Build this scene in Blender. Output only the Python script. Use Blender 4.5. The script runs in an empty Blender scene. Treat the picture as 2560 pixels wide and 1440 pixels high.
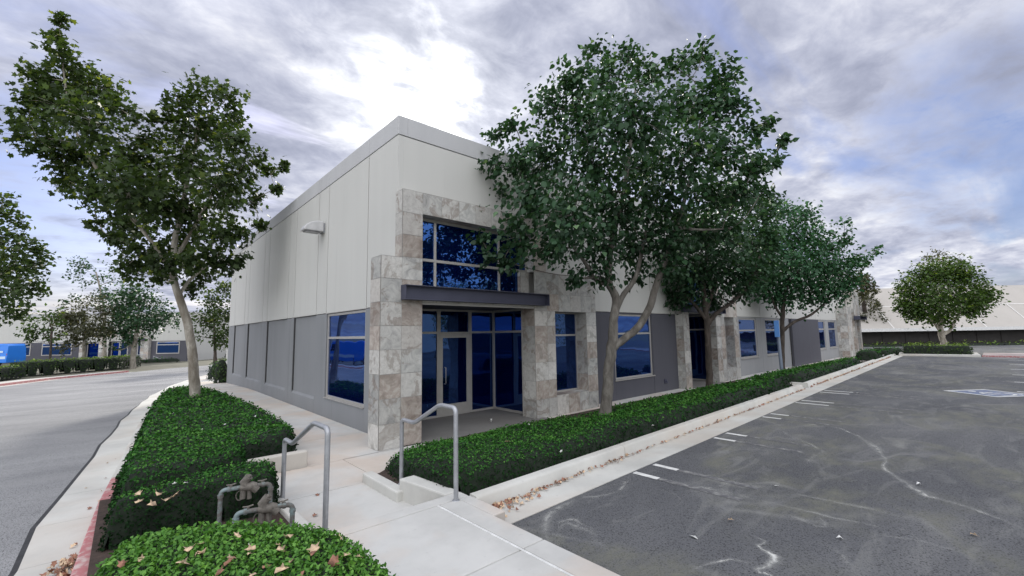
import bpy, math, random
import numpy as np
from mathutils import Vector, Matrix
random.seed(7)
RS = np.random.RandomState
C = bpy.context.scene.collection
scene = bpy.context.scene

# ---------------------------------------------------------------- camera (calibrated)
YAW, PITCH, ROLL, F = math.radians(41.8633), math.radians(6.0897), math.radians(-0.9263), 1082.34
_f = np.array([math.sin(YAW)*math.cos(PITCH), math.cos(YAW)*math.cos(PITCH), math.sin(PITCH)])
_r = np.cross(_f, [0, 0, 1]); _r /= np.linalg.norm(_r); _u = np.cross(_r, _f)
_c, _s = math.cos(ROLL), math.sin(ROLL)
RI, UP, FW = _c*_r+_s*_u, -_s*_r+_c*_u, _f
CAM = np.array([0, 0, 2.1])
cam = bpy.data.objects.new('camera', bpy.data.cameras.new('camera')); C.objects.link(cam)
cam.matrix_world = Matrix(((RI[0], UP[0], -FW[0], 0), (RI[1], UP[1], -FW[1], 0), (RI[2], UP[2], -FW[2], 2.1), (0, 0, 0, 1)))
cam.data.sensor_width = 36; cam.data.lens = 36*F/2560; cam.data.clip_start = .05; cam.data.clip_end = 3000
scene.camera = cam

def ray(x, y): return RI*(x-1280)/F - UP*(y-720)/F + FW
def GZ(x, y, z=0.):            # world point seen at photo position (x, y) at height z
    d = ray(x, y); return CAM + d*(z-CAM[2])/d[2]
def PX(x, y, X): d = ray(x, y); return CAM + d*X/d[0]
def PD(x, y, D): return CAM + ray(x, y)*D

# ---------------------------------------------------------------- object helpers
def tag(o, label=None, cat=None, group=None, kind=None):
    if label: o['label'] = label
    if cat: o['category'] = cat
    if group: o['group'] = group
    if kind: o['kind'] = kind
    return o
def empty(name, loc, label=None, cat=None, group=None):
    o = bpy.data.objects.new(name, None); C.objects.link(o); o.location = loc; o.empty_display_size = .2
    return tag(o, label, cat, group)
def make(name, V, Fc, mats, parent=None, smooth=False, mi=None, col=None, loops=None):
    """V: verts (world coords); Fc: list of faces OR (flat index array, verts-per-face)"""
    me = bpy.data.meshes.new(name)
    V = np.asarray(V, float)
    off = np.array(parent_world(parent)) if parent else np.zeros(3)
    V = V-off
    if isinstance(Fc, tuple):
        idx, n = Fc; nf = len(idx)//n
        me.vertices.add(len(V)); me.vertices.foreach_set('co', V.astype(np.float32).ravel())
        me.loops.add(len(idx)); me.loops.foreach_set('vertex_index', idx.astype(np.int32))
        me.polygons.add(nf); me.polygons.foreach_set('loop_start', np.arange(0, nf*n, n, dtype=np.int32))
        me.update(calc_edges=True)
    else:
        me.from_pydata([tuple(v) for v in V], [], Fc); me.update()
    if not isinstance(mats, (list, tuple)): mats = [mats]
    for m in mats: me.materials.append(m)
    if mi is not None: me.polygons.foreach_set('material_index', np.asarray(mi, dtype=np.int32))
    if smooth: me.polygons.foreach_set('use_smooth', np.ones(len(me.polygons), dtype=bool))
    if col is not None:      # per-vertex colour
        a = me.color_attributes.new('vc', 'FLOAT_COLOR', 'POINT')
        c4 = np.ones((len(V), 4), np.float32); c4[:, :3] = col; a.data.foreach_set('color', c4.ravel())
    o = bpy.data.objects.new(name, me); C.objects.link(o)
    if parent: o.parent = parent
    return o
def parent_world(p):
    v = np.zeros(3)
    while p is not None:
        v = v+np.array(p.location); p = p.parent
    return v

class MB:
    def __init__(s): s.V = []; s.F = []; s.M = []
    def box(s, x0, x1, y0, y1, z0, z1, m=0):
        b = len(s.V)
        s.V += [(x0,y0,z0),(x1,y0,z0),(x1,y1,z0),(x0,y1,z0),(x0,y0,z1),(x1,y0,z1),(x1,y1,z1),(x0,y1,z1)]
        for f in ((0,3,2,1),(4,5,6,7),(0,1,5,4),(1,2,6,5),(2,3,7,6),(3,0,4,7)):
            s.F.append([b+i for i in f]); s.M.append(m)
        return s
    def quad(s, a, b, c, d, m=0):
        n = len(s.V); s.V += [tuple(a), tuple(b), tuple(c), tuple(d)]; s.F.append([n,n+1,n+2,n+3]); s.M.append(m)
    def prism(s, poly, z0, z1, m=0, side=None):
        """poly CCW (x,y); z0,z1 scalars or functions of (x,y)"""
        f0 = z0 if callable(z0) else (lambda x, y: z0); f1 = z1 if callable(z1) else (lambda x, y: z1)
        n = len(poly); b = len(s.V)
        s.V += [(x,y,f0(x,y)) for x,y in poly]+[(x,y,f1(x,y)) for x,y in poly]
        s.F.append([b+n+i for i in range(n)]); s.M.append(m)
        s.F.append([b+n-1-i for i in range(n)]); s.M.append(m if side is None else side)
        for i in range(n):
            j = (i+1) % n; s.F.append([b+i,b+j,b+n+j,b+n+i]); s.M.append(m if side is None else side)
        return s
    def tube(s, pts, rad, n=8, m=0, caps=True):
        pts = [Vector(p) for p in pts]; rad = rad if hasattr(rad, '__len__') else [rad]*len(pts)
        b = len(s.V); up = None
        for i, p in enumerate(pts):
            t = ((pts[min(i+1, len(pts)-1)]-p).normalized()+(p-pts[max(i-1, 0)]).normalized())
            if t.length < 1e-6: t = Vector((0,0,1))
            t.normalize()
            if up is None: up = Vector((0,0,1)) if abs(t.z) < .9 else Vector((1,0,0))
            a = (up-t*up.dot(t))
            if a.length < 1e-4: a = t.orthogonal()
            a.normalize(); c = t.cross(a); up = a
            for k in range(n):
                q = 2*math.pi*k/n; v = p+(a*math.cos(q)+c*math.sin(q))*rad[i]; s.V.append(tuple(v))
        for i in range(len(pts)-1):
            for k in range(n):
                k2 = (k+1) % n; s.F.append([b+i*n+k, b+i*n+k2, b+(i+1)*n+k2, b+(i+1)*n+k]); s.M.append(m)
        if caps:
            s.F.append([b+k for k in range(n)][::-1]); s.M.append(m)
            e = b+(len(pts)-1)*n; s.F.append([e+k for k in range(n)]); s.M.append(m)
        return s
    def build(s, name, mats, parent=None, smooth=False, bevel=0):
        o = make(name, s.V, s.F, mats, parent, smooth, s.M)
        if smooth:
            try: o.data.set_sharp_from_angle(angle=math.radians(45))
            except Exception: pass
        if bevel:
            b = o.modifiers.new('bevel', 'BEVEL'); b.width = bevel; b.segments = 2; b.limit_method = 'ANGLE'; b.angle_limit = math.radians(40)
        return o

# ---------------------------------------------------------------- material helpers
class NT:
    def __init__(s, name):
        s.m = bpy.data.materials.new(name); s.m.use_nodes = True; s.t = s.m.node_tree; s.t.nodes.clear()
        s.out = s.t.nodes.new('ShaderNodeOutputMaterial')
    def n(s, typ, **kw):
        o = s.t.nodes.new(typ)
        for k, v in kw.items():
            if k.startswith('i_'): o.inputs[k[2:].replace('_', ' ')].default_value = v
            else: setattr(o, k, v)
        return o
    def l(s, a, b): s.t.links.new(a, b)
    def pos(s): return s.n('ShaderNodeNewGeometry').outputs['Position']
    def mapv(s, v, scale=(1,1,1), loc=(0,0,0), rot=(0,0,0)):
        m = s.n('ShaderNodeMapping'); s.l(v, m.inputs['Vector']); m.inputs['Scale'].default_value = scale
        m.inputs['Location'].default_value = loc; m.inputs['Rotation'].default_value = rot; return m.outputs[0]
    def noise(s, v, scale, detail=4, rough=.55, dist=0):
        o = s.n('ShaderNodeTexNoise'); s.l(v, o.inputs['Vector'])
        o.inputs['Scale'].default_value = scale; o.inputs['Detail'].default_value = detail
        o.inputs['Roughness'].default_value = rough; o.inputs['Distortion'].default_value = dist
        return o.outputs['Fac']
    def ramp(s, v, stops):
        o = s.n('ShaderNodeValToRGB'); s.l(v, o.inputs[0]); e = o.color_ramp.elements
        while len(e) > 1: e.remove(e[-1])
        e[0].position = stops[0][0]; e[0].color = col4(stops[0][1])
        for p, c in stops[1:]: q = e.new(p); q.color = col4(c)
        return o.outputs['Color']
    def mix(s, f, a, b, mode='MIX'):
        o = s.n('ShaderNodeMix', data_type='RGBA', blend_type=mode)
        for i, v in ((0, f), (6, a), (7, b)):
            if hasattr(v, 'is_linked') or isinstance(v, bpy.types.NodeSocket): s.l(v, o.inputs[i])
            else: o.inputs[i].default_value = v if i == 0 else col4(v)
        return o.outputs[2]
    def math(s, op, a, b=0., c=None):
        o = s.n('ShaderNodeMath', operation=op)
        for i, v in enumerate((a, b) if c is None else (a, b, c)):
            if isinstance(v, bpy.types.NodeSocket): s.l(v, o.inputs[i])
            else: o.inputs[i].default_value = v
        return o.outputs[0]
    def bump(s, h, strength=.3, dist=.02):
        o = s.n('ShaderNodeBump'); s.l(h, o.inputs['Height']); o.inputs['Strength'].default_value = strength; o.inputs['Distance'].default_value = dist
        return o.outputs[0]
    def bsdf(s, color, rough=.7, metal=0., normal=None, spec=.5, **kw):
        o = s.n('ShaderNodeBsdfPrincipled')
        for k, v in (('Base Color', color), ('Roughness', rough), ('Metallic', metal), ('Specular IOR Level', spec)):
            if isinstance(v, bpy.types.NodeSocket): s.l(v, o.inputs[k])
            else: o.inputs[k].default_value = col4(v) if k == 'Base Color' else v
        if normal is not None: s.l(normal, o.inputs['Normal'])
        s.l(o.outputs[0], s.out.inputs[0]); return o
def col4(c):
    if isinstance(c, (int, float)): return (c, c, c, 1)
    return tuple(c)+(1,) if len(c) == 3 else tuple(c)

def mat_plain(name, c, rough=.6, metal=0., var=.12, scale=6, bump=0, spec=.5):
    t = NT(name); p = t.pos(); f = t.noise(p, scale, 5, .6)
    cc = t.ramp(f, [(.3, [x*(1-var) for x in c]), (.7, [min(1, x*(1+var)) for x in c])])
    nb = t.bump(t.noise(p, scale*12, 3), bump, .01) if bump else None
    t.bsdf(cc, rough, metal, nb, spec); return t.m

def mat_paint_wall(name, c, streak=.09, bump=.12):
    t = NT(name); p = t.pos()
    big = t.noise(t.mapv(p, (.35,.35,.25)), 1.0, 5, .6)
    st = t.noise(t.mapv(p, (2.2,2.2,.16)), 1.0, 4, .6)
    f = t.math('ADD', t.math('MULTIPLY', big, .6), t.math('MULTIPLY', st, .4))
    cc = t.ramp(f, [(.3, [x*(1-streak) for x in c]), (.5, c), (.72, [min(1,x*(1+streak*.7)) for x in c])])
    rs_ = t.ramp(t.noise(t.mapv(p, (5.5,5.5,.10)), 1.0, 5, .7), [(.56, 0.), (.70, .30)])
    gate = t.ramp(t.noise(t.mapv(p, (.5,.5,.3), (4,2,1)), 1.0, 3), [(.42, 0.), (.6, 1.)])
    cc = t.mix(t.math('MULTIPLY', rs_, gate), cc, [x*.70 for x in c])
    # dirt rising from the base and running below edges
    z = t.n('ShaderNodeSeparateXYZ'); t.l(p, z.inputs[0])
    d = t.math('MULTIPLY', t.math('SUBTRACT', .35, z.outputs[2]), 1.6)
    d = t.math('MULTIPLY', t.math('MAXIMUM', d, 0.), t.noise(t.mapv(p, (3,3,1)), 1.5, 4))
    d = t.math('MINIMUM', d, .35)
    cc = t.mix(d, cc, [x*.72+.05 for x in c])
    t.bsdf(cc, .85, 0, t.bump(t.noise(p, 90, 2), bump, .01), .25); return t.m

def mat_concrete(name, c=(.53,.525,.50), stain=(.53,.42,.33)):
    t = NT(name); p = t.pos()
    a = t.noise(p, .9, 6, .62); b = t.noise(p, 5, 5, .6); g = t.noise(p, 120, 2)
    cc = t.ramp(a, [(.3, [x*.80 for x in c]), (.55, c), (.75, [min(1,x*1.08) for x in c])])
    s2 = t.ramp(t.noise(t.mapv(p, (1,1,1), (7.3,2.1,0)), .55, 5, .55, .6), [(.44, 0.), (.62, .55)])
    cc = t.mix(s2, cc, stain)
    cc = t.mix(t.ramp(b, [(.55, 0.), (.75, .22)]), cc, [x*.7 for x in c])
    cc = t.mix(t.ramp(t.noise(p, 14, 2), [(.68, 0.), (.74, .35)]), cc, [x*.72 for x in c])
    t.bsdf(cc, .9, 0, t.bump(g, .15, .004), .2); return t.m

def mat_asphalt(name, base=.055, light=False):
    t = NT(name); p = t.pos()
    fine = t.noise(p, 60, 3, .7); mid = t.noise(p, 9, 4, .6)
    big = t.noise(t.mapv(p, (.22,.55,1), rot=(0,0,.35)), 1.0, 5, .55, .5)
    if light:
        cc = t.ramp(big, [(.3, (.22,.222,.23)), (.5, (.30,.301,.305)), (.7, (.38,.38,.38))])
    else:
        cc = t.ramp(big, [(.34, (.052,.055,.070)), (.48, (.085,.088,.102)), (.58, (.13,.132,.142)), (.68, (.20,.20,.205))])
    cc = t.mix(t.math('MULTIPLY', mid, .5), cc, (base*2.3, base*2.32, base*2.25) if not light else (.22,.22,.222), 'MIX')
    sp = t.ramp(fine, [(.35, 0.), (.75, 1.)])
    cc = t.mix(t.math('MULTIPLY', sp, .5 if not light else .2), cc, (.21,.21,.20))
    cc = t.mix(t.ramp(t.noise(p, 75, 1), [(.32, .8), (.46, 0.)]), cc, (.02,.02,.022))
    if not light:
        # dried water marks: meandering pale tide lines and olive silt
        w = t.noise(t.mapv(p, (.26,.38,1), (3.1,5.4,0), (0,0,.5)), 1.0, 3.5, .5, 1.1)
        line = t.math('SUBTRACT', 1., t.math('MINIMUM', t.math('MULTIPLY', t.math('ABSOLUTE', t.math('SUBTRACT', w, .5)), 42.), 1.))
        br = t.ramp(t.noise(p, 1.1, 3), [(.42, .0), (.62, .75)])
        line = t.math('MULTIPLY', line, t.math('MULTIPLY', br, .22))
        silt = t.ramp(w, [(.36, 0.), (.46, .75), (.52, .2), (.56, 0.)])
        silt2 = t.math('MULTIPLY', t.math('MULTIPLY', silt, t.ramp(t.noise(t.mapv(p, (1,1.8,1), rot=(0,0,.4)), 1.6, 7, .75), [(.38, 0.), (.62, 1.)])), 1.)
        cc = t.mix(silt2, cc, (.165,.165,.13))
        sw = t.noise(t.mapv(p, (.5,1.6,1), (0,9,0), (0,0,-.3)), 1.3, 5, .62, 1.6)
        wisp = t.math('MULTIPLY', t.ramp(sw, [(.54, 0.), (.66, .42), (.76, .12)]), t.noise(p, .8, 3))
        cc = t.mix(wisp, cc, (.30,.30,.28))
        cc = t.mix(line, cc, (.46,.46,.44))
    else:
        cc = t.mix(t.ramp(t.noise(t.mapv(p, (.08,.9,1), rot=(0,0,-.1)), 1.2, 4), [(.6, 0.), (.72, .35)]), cc, (.30,.30,.295))
    t.bsdf(cc, .88, 0, t.bump(fine, .9, .012), .25); return t.m

def mat_stone():
    t = NT('stone_tile'); p = t.pos(); a = t.n('ShaderNodeVertexColor', layer_name='vc')
    off = t.n('ShaderNodeVectorMath', operation='MULTIPLY_ADD'); t.l(a.outputs[0], off.inputs[0]); off.inputs[1].default_value = (37,53,71); t.l(p, off.inputs[2])
    sep = t.n('ShaderNodeSeparateColor'); t.l(a.outputs[0], sep.inputs[0])
    v = off.outputs[0]
    vein = t.noise(v, 3.8, 8, .68, 1.2); vein2 = t.noise(v, 11, 7, .74, .6); sp = t.noise(v, 40, 3)
    light = t.ramp(vein2, [(.3, (.40,.39,.365)), (.5, (.56,.545,.51)), (.7, (.66,.65,.61))])
    pink = t.ramp(vein, [(.3, (.27,.225,.195)), (.5, (.42,.365,.32)), (.68, (.57,.54,.48))])
    grey = t.ramp(vein, [(.3, (.25,.255,.25)), (.45, (.42,.42,.40)), (.62, (.58,.575,.54))])
    m1 = t.ramp(sep.outputs[0], [(.52, 0.), (.66, 1.)]); m2 = t.ramp(sep.outputs[1], [(.55, 0.), (.68, .9)])
    cc = t.mix(m1, light, pink); cc = t.mix(m2, cc, grey)
    patch = t.ramp(t.noise(v, 1.6, 5, .6, 2.0), [(.54, 0.), (.60, .75), (.72, .3)])
    cc = t.mix(t.math('MULTIPLY', patch, .8), cc, t.mix(sep.outputs[2], (.25,.175,.135), (.25,.24,.21)))
    br = t.math('ADD', .66, t.math('MULTIPLY', sep.outputs[2], .34))
    cc = t.mix(1., cc, t.ramp(br, [(0, 0.), (1, 1.)]), 'MULTIPLY')
    t.bsdf(cc, .7, 0, t.bump(t.math('ADD', vein2, t.math('MULTIPLY', sp, .3)), .35, .01), .35); return t.m

def mat_glass(name='tinted_glass', tint=(.10,.20,.46), deep=(.002,.006,.055)):
    t = NT(name); p = t.pos()
    nb = t.bump(t.noise(t.mapv(p, (.8,.8,.5)), 1.3, 1.5, .4), .10, .12)
    d = t.n('ShaderNodeBsdfPrincipled'); d.inputs['Base Color'].default_value = col4(deep); d.inputs['Roughness'].default_value = .04
    d.inputs['Specular IOR Level'].default_value = .5; t.l(nb, d.inputs['Normal'])
    g = t.n('ShaderNodeBsdfGlossy'); g.inputs['Color'].default_value = col4(tint); g.inputs['Roughness'].default_value = .012; t.l(nb, g.inputs['Normal'])
    mx = t.n('ShaderNodeMixShader'); mx.inputs[0].default_value = .55
    t.l(d.outputs[0], mx.inputs[1]); t.l(g.outputs[0], mx.inputs[2]); t.l(mx.outputs[0], t.out.inputs[0]); return t.m

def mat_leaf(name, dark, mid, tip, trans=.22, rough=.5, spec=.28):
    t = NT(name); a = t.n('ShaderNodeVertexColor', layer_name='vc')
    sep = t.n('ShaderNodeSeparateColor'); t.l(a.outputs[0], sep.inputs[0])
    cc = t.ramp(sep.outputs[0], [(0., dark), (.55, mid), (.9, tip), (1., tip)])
    d = t.n('ShaderNodeBsdfPrincipled'); t.l(cc, d.inputs['Base Color']); d.inputs['Roughness'].default_value = rough; d.inputs['Specular IOR Level'].default_value = spec
    tr = t.n('ShaderNodeBsdfTranslucent'); t.l(t.mix(1., cc, (1.25,1.3,.55), 'MULTIPLY'), tr.inputs['Color'])
    mx = t.n('ShaderNodeMixShader'); mx.inputs[0].default_value = trans
    t.l(d.outputs[0], mx.inputs[1]); t.l(tr.outputs[0], mx.inputs[2]); t.l(mx.outputs[0], t.out.inputs[0]); return t.m

def mat_bark(name, dark, light, scale=3.):
    t = NT(name); p = t.pos()
    a = t.noise(t.mapv(p, (1,1,.35)), scale*2.2, 5, .65, .4); b = t.noise(t.mapv(p, (1,1,.3)), scale*9, 4, .6)
    cc = t.ramp(a, [(.35, dark), (.52, [(x+y)/2 for x, y in zip(dark, light)]), (.62, light)])
    t.bsdf(t.mix(t.math('MULTIPLY', b, .35), cc, [x*.5 for x in dark]), .9, 0, t.bump(b, .7, .02), .2); return t.m

M = {}
M['wall'] = mat_paint_wall('cream_concrete', (.51,.508,.48), .06)
M['cope'] = mat_paint_wall('cream_coping', (.45,.452,.455))
M['grey'] = mat_paint_wall('grey_paint', (.225,.232,.24), .12)
M['grey_dark'] = mat_paint_wall('charcoal_paint', (.088,.088,.104), .1)
M['grey_light'] = mat_paint_wall('pale_grey_surface', (.29,.295,.30), .1)  # paler grey tone for part of the south base
M['joint'] = mat_plain('joint_shadow', (.04,.04,.04), .9)
M['stone'] = mat_stone()
M['grout'] = mat_plain('grout', (.30,.29,.27), .9, var=.2, scale=20)
M['glass'] = mat_glass('tinted_glass', (.028,.125,.40), (.0008,.005,.055))
M['glass_dark'] = mat_glass('entry_glass', (.02,.085,.27), (.0008,.003,.045))
M['frame'] = mat_plain('window_frame_metal', (.40,.385,.36), .45, .3, .06)
M['steel'] = mat_plain('painted_steel_beam', (.055,.058,.09), .5, .1, .1, 3, .1)
M['galv'] = mat_plain('galvanised_steel', (.36,.37,.39), .42, .55, .14, 14, .1)
M['concrete'] = mat_concrete('concrete')
M['kerbc'] = mat_concrete('kerb_concrete', (.55,.545,.51), (.49,.44,.38))
M['recessfloor'] = mat_concrete('entry_paving', (.20,.195,.185), (.17,.16,.15))
M['asphalt'] = mat_asphalt('parking_asphalt')
M['street'] = mat_asphalt('street_asphalt', .1, True)
M['tar'] = mat_plain('tar_seam', (.03,.03,.032), .8, var=.4, scale=8)
M['soil'] = mat_plain('bark_mulch', (.05,.032,.024), .95, var=.5, scale=14, bump=.8)
M['ground'] = mat_plain('dry_ground', (.13,.125,.09), .95, var=.3, scale=.6)
M['white'] = mat_plain('white_road_paint', (.62,.62,.60), .8, var=.2, scale=9)
def mat_worn(name, c, under, thr=.5):
    t = NT(name); p = t.pos(); f = t.ramp(t.noise(p, 9, 6, .7), [(thr-.08, 0.), (thr+.08, 1.)])
    t.bsdf(t.mix(f, under, c), .85); return t.m
M['worn'] = mat_worn('worn_white_paint', (.24,.24,.23), (.10,.10,.105), .55)
M['worn_blue'] = mat_worn('worn_blue_paint', (.15,.19,.30), (.085,.085,.088), .45)
M['redpaint'] = mat_worn('faded_red_kerb_paint', (.40,.15,.155), (.50,.40,.37), .45)
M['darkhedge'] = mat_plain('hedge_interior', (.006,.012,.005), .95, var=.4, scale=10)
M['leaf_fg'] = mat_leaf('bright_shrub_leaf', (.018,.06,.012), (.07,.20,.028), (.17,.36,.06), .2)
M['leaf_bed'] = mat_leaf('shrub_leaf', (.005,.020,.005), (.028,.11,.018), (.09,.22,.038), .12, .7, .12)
M['leaf_far'] = mat_leaf('clipped_hedge_leaf', (.025,.055,.010), (.11,.19,.03), (.30,.40,.08), .25)
M['leaf_pear'] = mat_leaf('pear_leaf', (.010,.030,.014), (.042,.10,.045), (.20,.31,.16), .25, .42)
M['leaf_green'] = mat_leaf('green_pear_leaf', (.012,.045,.020), (.045,.13,.055), (.16,.30,.14), .25, .4)
M['leaf_syc'] = mat_leaf('plane_tree_leaf', (.014,.028,.010), (.055,.09,.026), (.24,.28,.05), .4)
M['leaf_yel'] = mat_leaf('yellow_green_leaf', (.012,.03,.006), (.06,.115,.016), (.24,.32,.04), .25)
M['leaf_brown'] = mat_leaf('olive_leaf', (.035,.04,.022), (.09,.095,.05), (.22,.2,.08), .25)
M['bark_syc'] = mat_bark('pale_plane_bark', (.19,.165,.13), (.50,.47,.41), 1.6)
M['bark_pear'] = mat_bark('grey_pear_bark', (.10,.09,.078), (.24,.225,.20), 3)
M['bark_dark'] = mat_bark('dark_bark', (.05,.042,.035), (.12,.10,.085), 3)
M['dry'] = mat_plain('dry_leaf_tan', (.56,.41,.27), .8, var=.35, scale=30)
M['dry2'] = mat_plain('dry_leaf_brown', (.27,.13,.085), .85, var=.45, scale=24)
M['petal'] = mat_plain('white_petal', (.75,.75,.72), .7, var=.05)

# ---------------------------------------------------------------- terrain heights
def zl(y): return -.15-.0165*max(0, min(y, 50)-12)              # street surface
def zwk(y): return 0 if y < 21 else max(-.0262*(y-21), -.62)    # side walk

# ---------------------------------------------------------------- stone cladding
def stone_mesh(name, rects, parent, seed, tile=.46):
    """rects: (origin, u vec, v vec, normal) -> tiles raised 4 mm from a grout sheet"""
    rs = RS(seed); V = []; Fc = []; MI = []; COL = []
    for (o, u, v, lu, lv, nrm) in rects:
        o = np.array(o, float); u = np.array(u, float); v = np.array(v, float); nrm = np.array(nrm, float)
        def q(a0, a1, b0, b1, d, m, c):
            b = len(V)
            for a, bb in ((a0,b0),(a1,b0),(a1,b1),(a0,b1)): V.append(o+u*a+v*bb+nrm*d); COL.append(c)
            f = [b,b+1,b+2,b+3]
            if np.dot(np.cross(u, v), nrm) < 0: f = f[::-1]
            Fc.append(f); MI.append(m)
        q(0, lu, 0, lv, 0, 1, (0,0,0))
        a = 0
        while a < lu-.02:
            a1 = min(a+tile, lu)
            if lu-a1 < .08: a1 = lu
            b = 0
            while b < lv-.02:
                b1 = min(b+tile, lv)
                if lv-b1 < .08: b1 = lv
                g = .0045; q(a+g, a1-g, b+g, b1-g, .004+.003*rs.rand(), 0, tuple(rs.rand(3)))
                b = b1
            a = a1
    return make(name, V, Fc, [M['stone'], M['grout']], parent, mi=MI, col=np.array(COL))
def stone_box(x0, x1, y0, y1, z0, z1, faces='WSET'):
    R = []
    if 'S' in faces: R.append(((x0,y0,z0), (1,0,0), (0,0,1), x1-x0, z1-z0, (0,-1,0)))
    if 'N' in faces: R.append(((x0,y1,z0), (1,0,0), (0,0,1), x1-x0, z1-z0, (0,1,0)))
    if 'W' in faces: R.append(((x0,y0,z0), (0,1,0), (0,0,1), y1-y0, z1-z0, (-1,0,0)))
    if 'E' in faces: R.append(((x1,y0,z0), (0,1,0), (0,0,1), y1-y0, z1-z0, (1,0,0)))
    if 'T' in faces: R.append(((x0,y0,z1), (1,0,0), (0,1,0), x1-x0, y1-y0, (0,0,1)))
    if 'B' in faces: R.append(((x0,y0,z0), (1,0,0), (0,1,0), x1-x0, y1-y0, (0,0,-1)))
    return R

# ---------------------------------------------------------------- windows
def window_y(parent, x0, x1, y, z0, z1, mulx=(), mulz=(), glass='glass', fw=.05, label=None, name='window', dep=.07):
    """frame in a plane facing -Y at depth y (front of the frame)"""
    f = MB(); f.box(x0, x1, y, y+dep, z0, z0+fw); f.box(x0, x1, y, y+dep, z1-fw, z1)
    f.box(x0, x0+fw, y, y+dep, z0+fw, z1-fw); f.box(x1-fw, x1, y, y+dep, z0+fw, z1-fw)
    for m in mulz: f.box(x0+fw, x1-fw, y+.003, y+dep-.003, m-fw/2, m+fw/2)
    for m in mulx: f.box(m-fw/2, m+fw/2, y+.006, y+dep-.006, z0+fw, z1-fw)
    w = f.build(name, M['frame'], parent, bevel=.004)
    if label: w['label'] = label
    g = MB(); g.box(x0+fw*.5, x1-fw*.5, y+dep*.45, y+dep*.55, z0+fw*.5, z1-fw*.5); g.build('pane', M[glass], w)
    return w
def window_x(parent, y0, y1, x, z0, z1, muly=(), mulz=(), glass='glass', fw=.05, sgn=1, dep=.07, name='window'):
    """frame in a plane facing -X (front at x)"""
    f = MB(); X0, X1 = x, x+dep
    f.box(X0, X1, y0, y1, z0, z0+fw); f.box(X0, X1, y0, y1, z1-fw, z1)
    f.box(X0, X1, y0, y0+fw, z0+fw, z1-fw); f.box(X0, X1, y1-fw, y1, z0+fw, z1-fw)
    for m in mulz: f.box(X0+.003, X1-.003, y0+fw, y1-fw, m-fw/2, m+fw/2)
    for m in muly: f.box(X0+.006, X1-.006, m-fw/2, m+fw/2, z0+fw, z1-fw)
    w = f.build(name, M['frame'], parent, bevel=.004)
    g = MB(); g.box(x+dep*.45, x+dep*.55, y0+fw*.5, y1-fw*.5, z0+fw*.5, z1-fw*.5); g.build('pane', M[glass], w)
    return w

# ================================================================ OFFICE BUILDING
WX, WY, HB, HC, BAND = 4.1, 8.1, 6.78, 6.36, 2.75
XE, YE = 45.6, 26.7
bld = empty('office_building', (WX, WY, 0), 'cream and grey tilt-up office building with stone entrance portals and blue glass', 'building')
# core (behind the face panels), leaves the entrance recesses open
core = MB()
T = .12
core.box(WX+T, WX+T+.02, WY+T, YE, -.7, HC-.02)                      # backing behind the west panels
core.box(WX+.05, XE-.05, WY+.9+1.0, YE-.02, HC-.1, HC-.06)                 # roof deck
core.box(WX+.05, XE-.05, WY+T+.02, WY+2.0, HC-.17, HC-.13)
core.build('roof', M['joint'], bld)
g = .018
def panel_w(mb, y0, y1, z0, z1, x=WX, t=T, m=0): mb.box(x, x+t, y0+g, y1-g, z0, z1, m)
def panel_s(mb, x0, x1, z0, z1, y=WY, t=T, m=0): mb.box(x0+g, x1-g, y, y+t, z0, z1, m)
js = [WY-.012+.012, 9.56, 12.2, 13.02, 15.22, 15.98, 18.75, 19.5, 22.2, 22.95, 25.3, YE+.012]
up = MB(); cp = MB()
for i in range(len(js)-1):
    y0 = js[i]; panel_w(up, y0 if i else y0-g, js[i+1], BAND, HC-g)
for i in range(0, len(js)-1):
    cp.box(WX-.004, WX+.22, (js[i]+.003) if i else WY-.004, js[i+1]-.003, HC+.004, HB)
xs = [WX+T+.02, 12.8, 21.3, 24.3, 31.5, 38.2, XE]
for i in range(len(xs)-1):
    cp.box(xs[i]+.003 if i else WX+.222, xs[i+1]-.003, WY-.004, WY+.22, HC+.004, HB)
cp.box(XE-.22, XE, WY+.222, YE-.02, HC+.004, HB); cp.box(WX+.222, XE-.222, YE-.22, YE-.02, HC+.004, HB)
# south upper panels (split round the portals)
def south_upper(x0, x1, z0=BAND): panel_s(up, x0, x1, z0, HC-g)
up.box(WX+T+.001, 4.45, WY+.001, WY+T, BAND, HC-g)
up.box(4.45, 8.3, WY+.001, WY+T, 4.7, HC-g)
up.box(8.3, 10.6, WY+.001, WY+T, 2.8, HC-g); 
xs2 = [10.6, 13.82, 15.6]
for a, b in zip(xs2, xs2[1:]): south_upper(a, b)
up.box(15.6, 20.6, WY+.001, WY+T, 4.7, HC-g); up.box(19.0, 20.6, WY+.001, WY+T, 2.8, 4.698)
up.box(15.6, 16.0, WY+.001, WY+T, 2.8, 4.698)
for a, b in ((20.6,24.3),(24.3,28.0),(28.0,34.4),(34.4,40.0),(40.0,43.2)): south_upper(a, b)
up.box(43.2+g, XE, WY+.001, WY+T, 4.8, HC-g)
# east and north faces
up.box(XE-T, XE, WY+T+.002, YE-T-.002, 0, HC-g); up.box(WX+T+.002, XE, YE-T, YE-.001, -.7, HC-g)
up.box(7.78, 8.29, WY+.002, WY+T, 2.8, 4.69)
up.build('upper_wall', M['wall'], bld); cp.build('coping', M['cope'], bld, bevel=.008)
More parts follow.
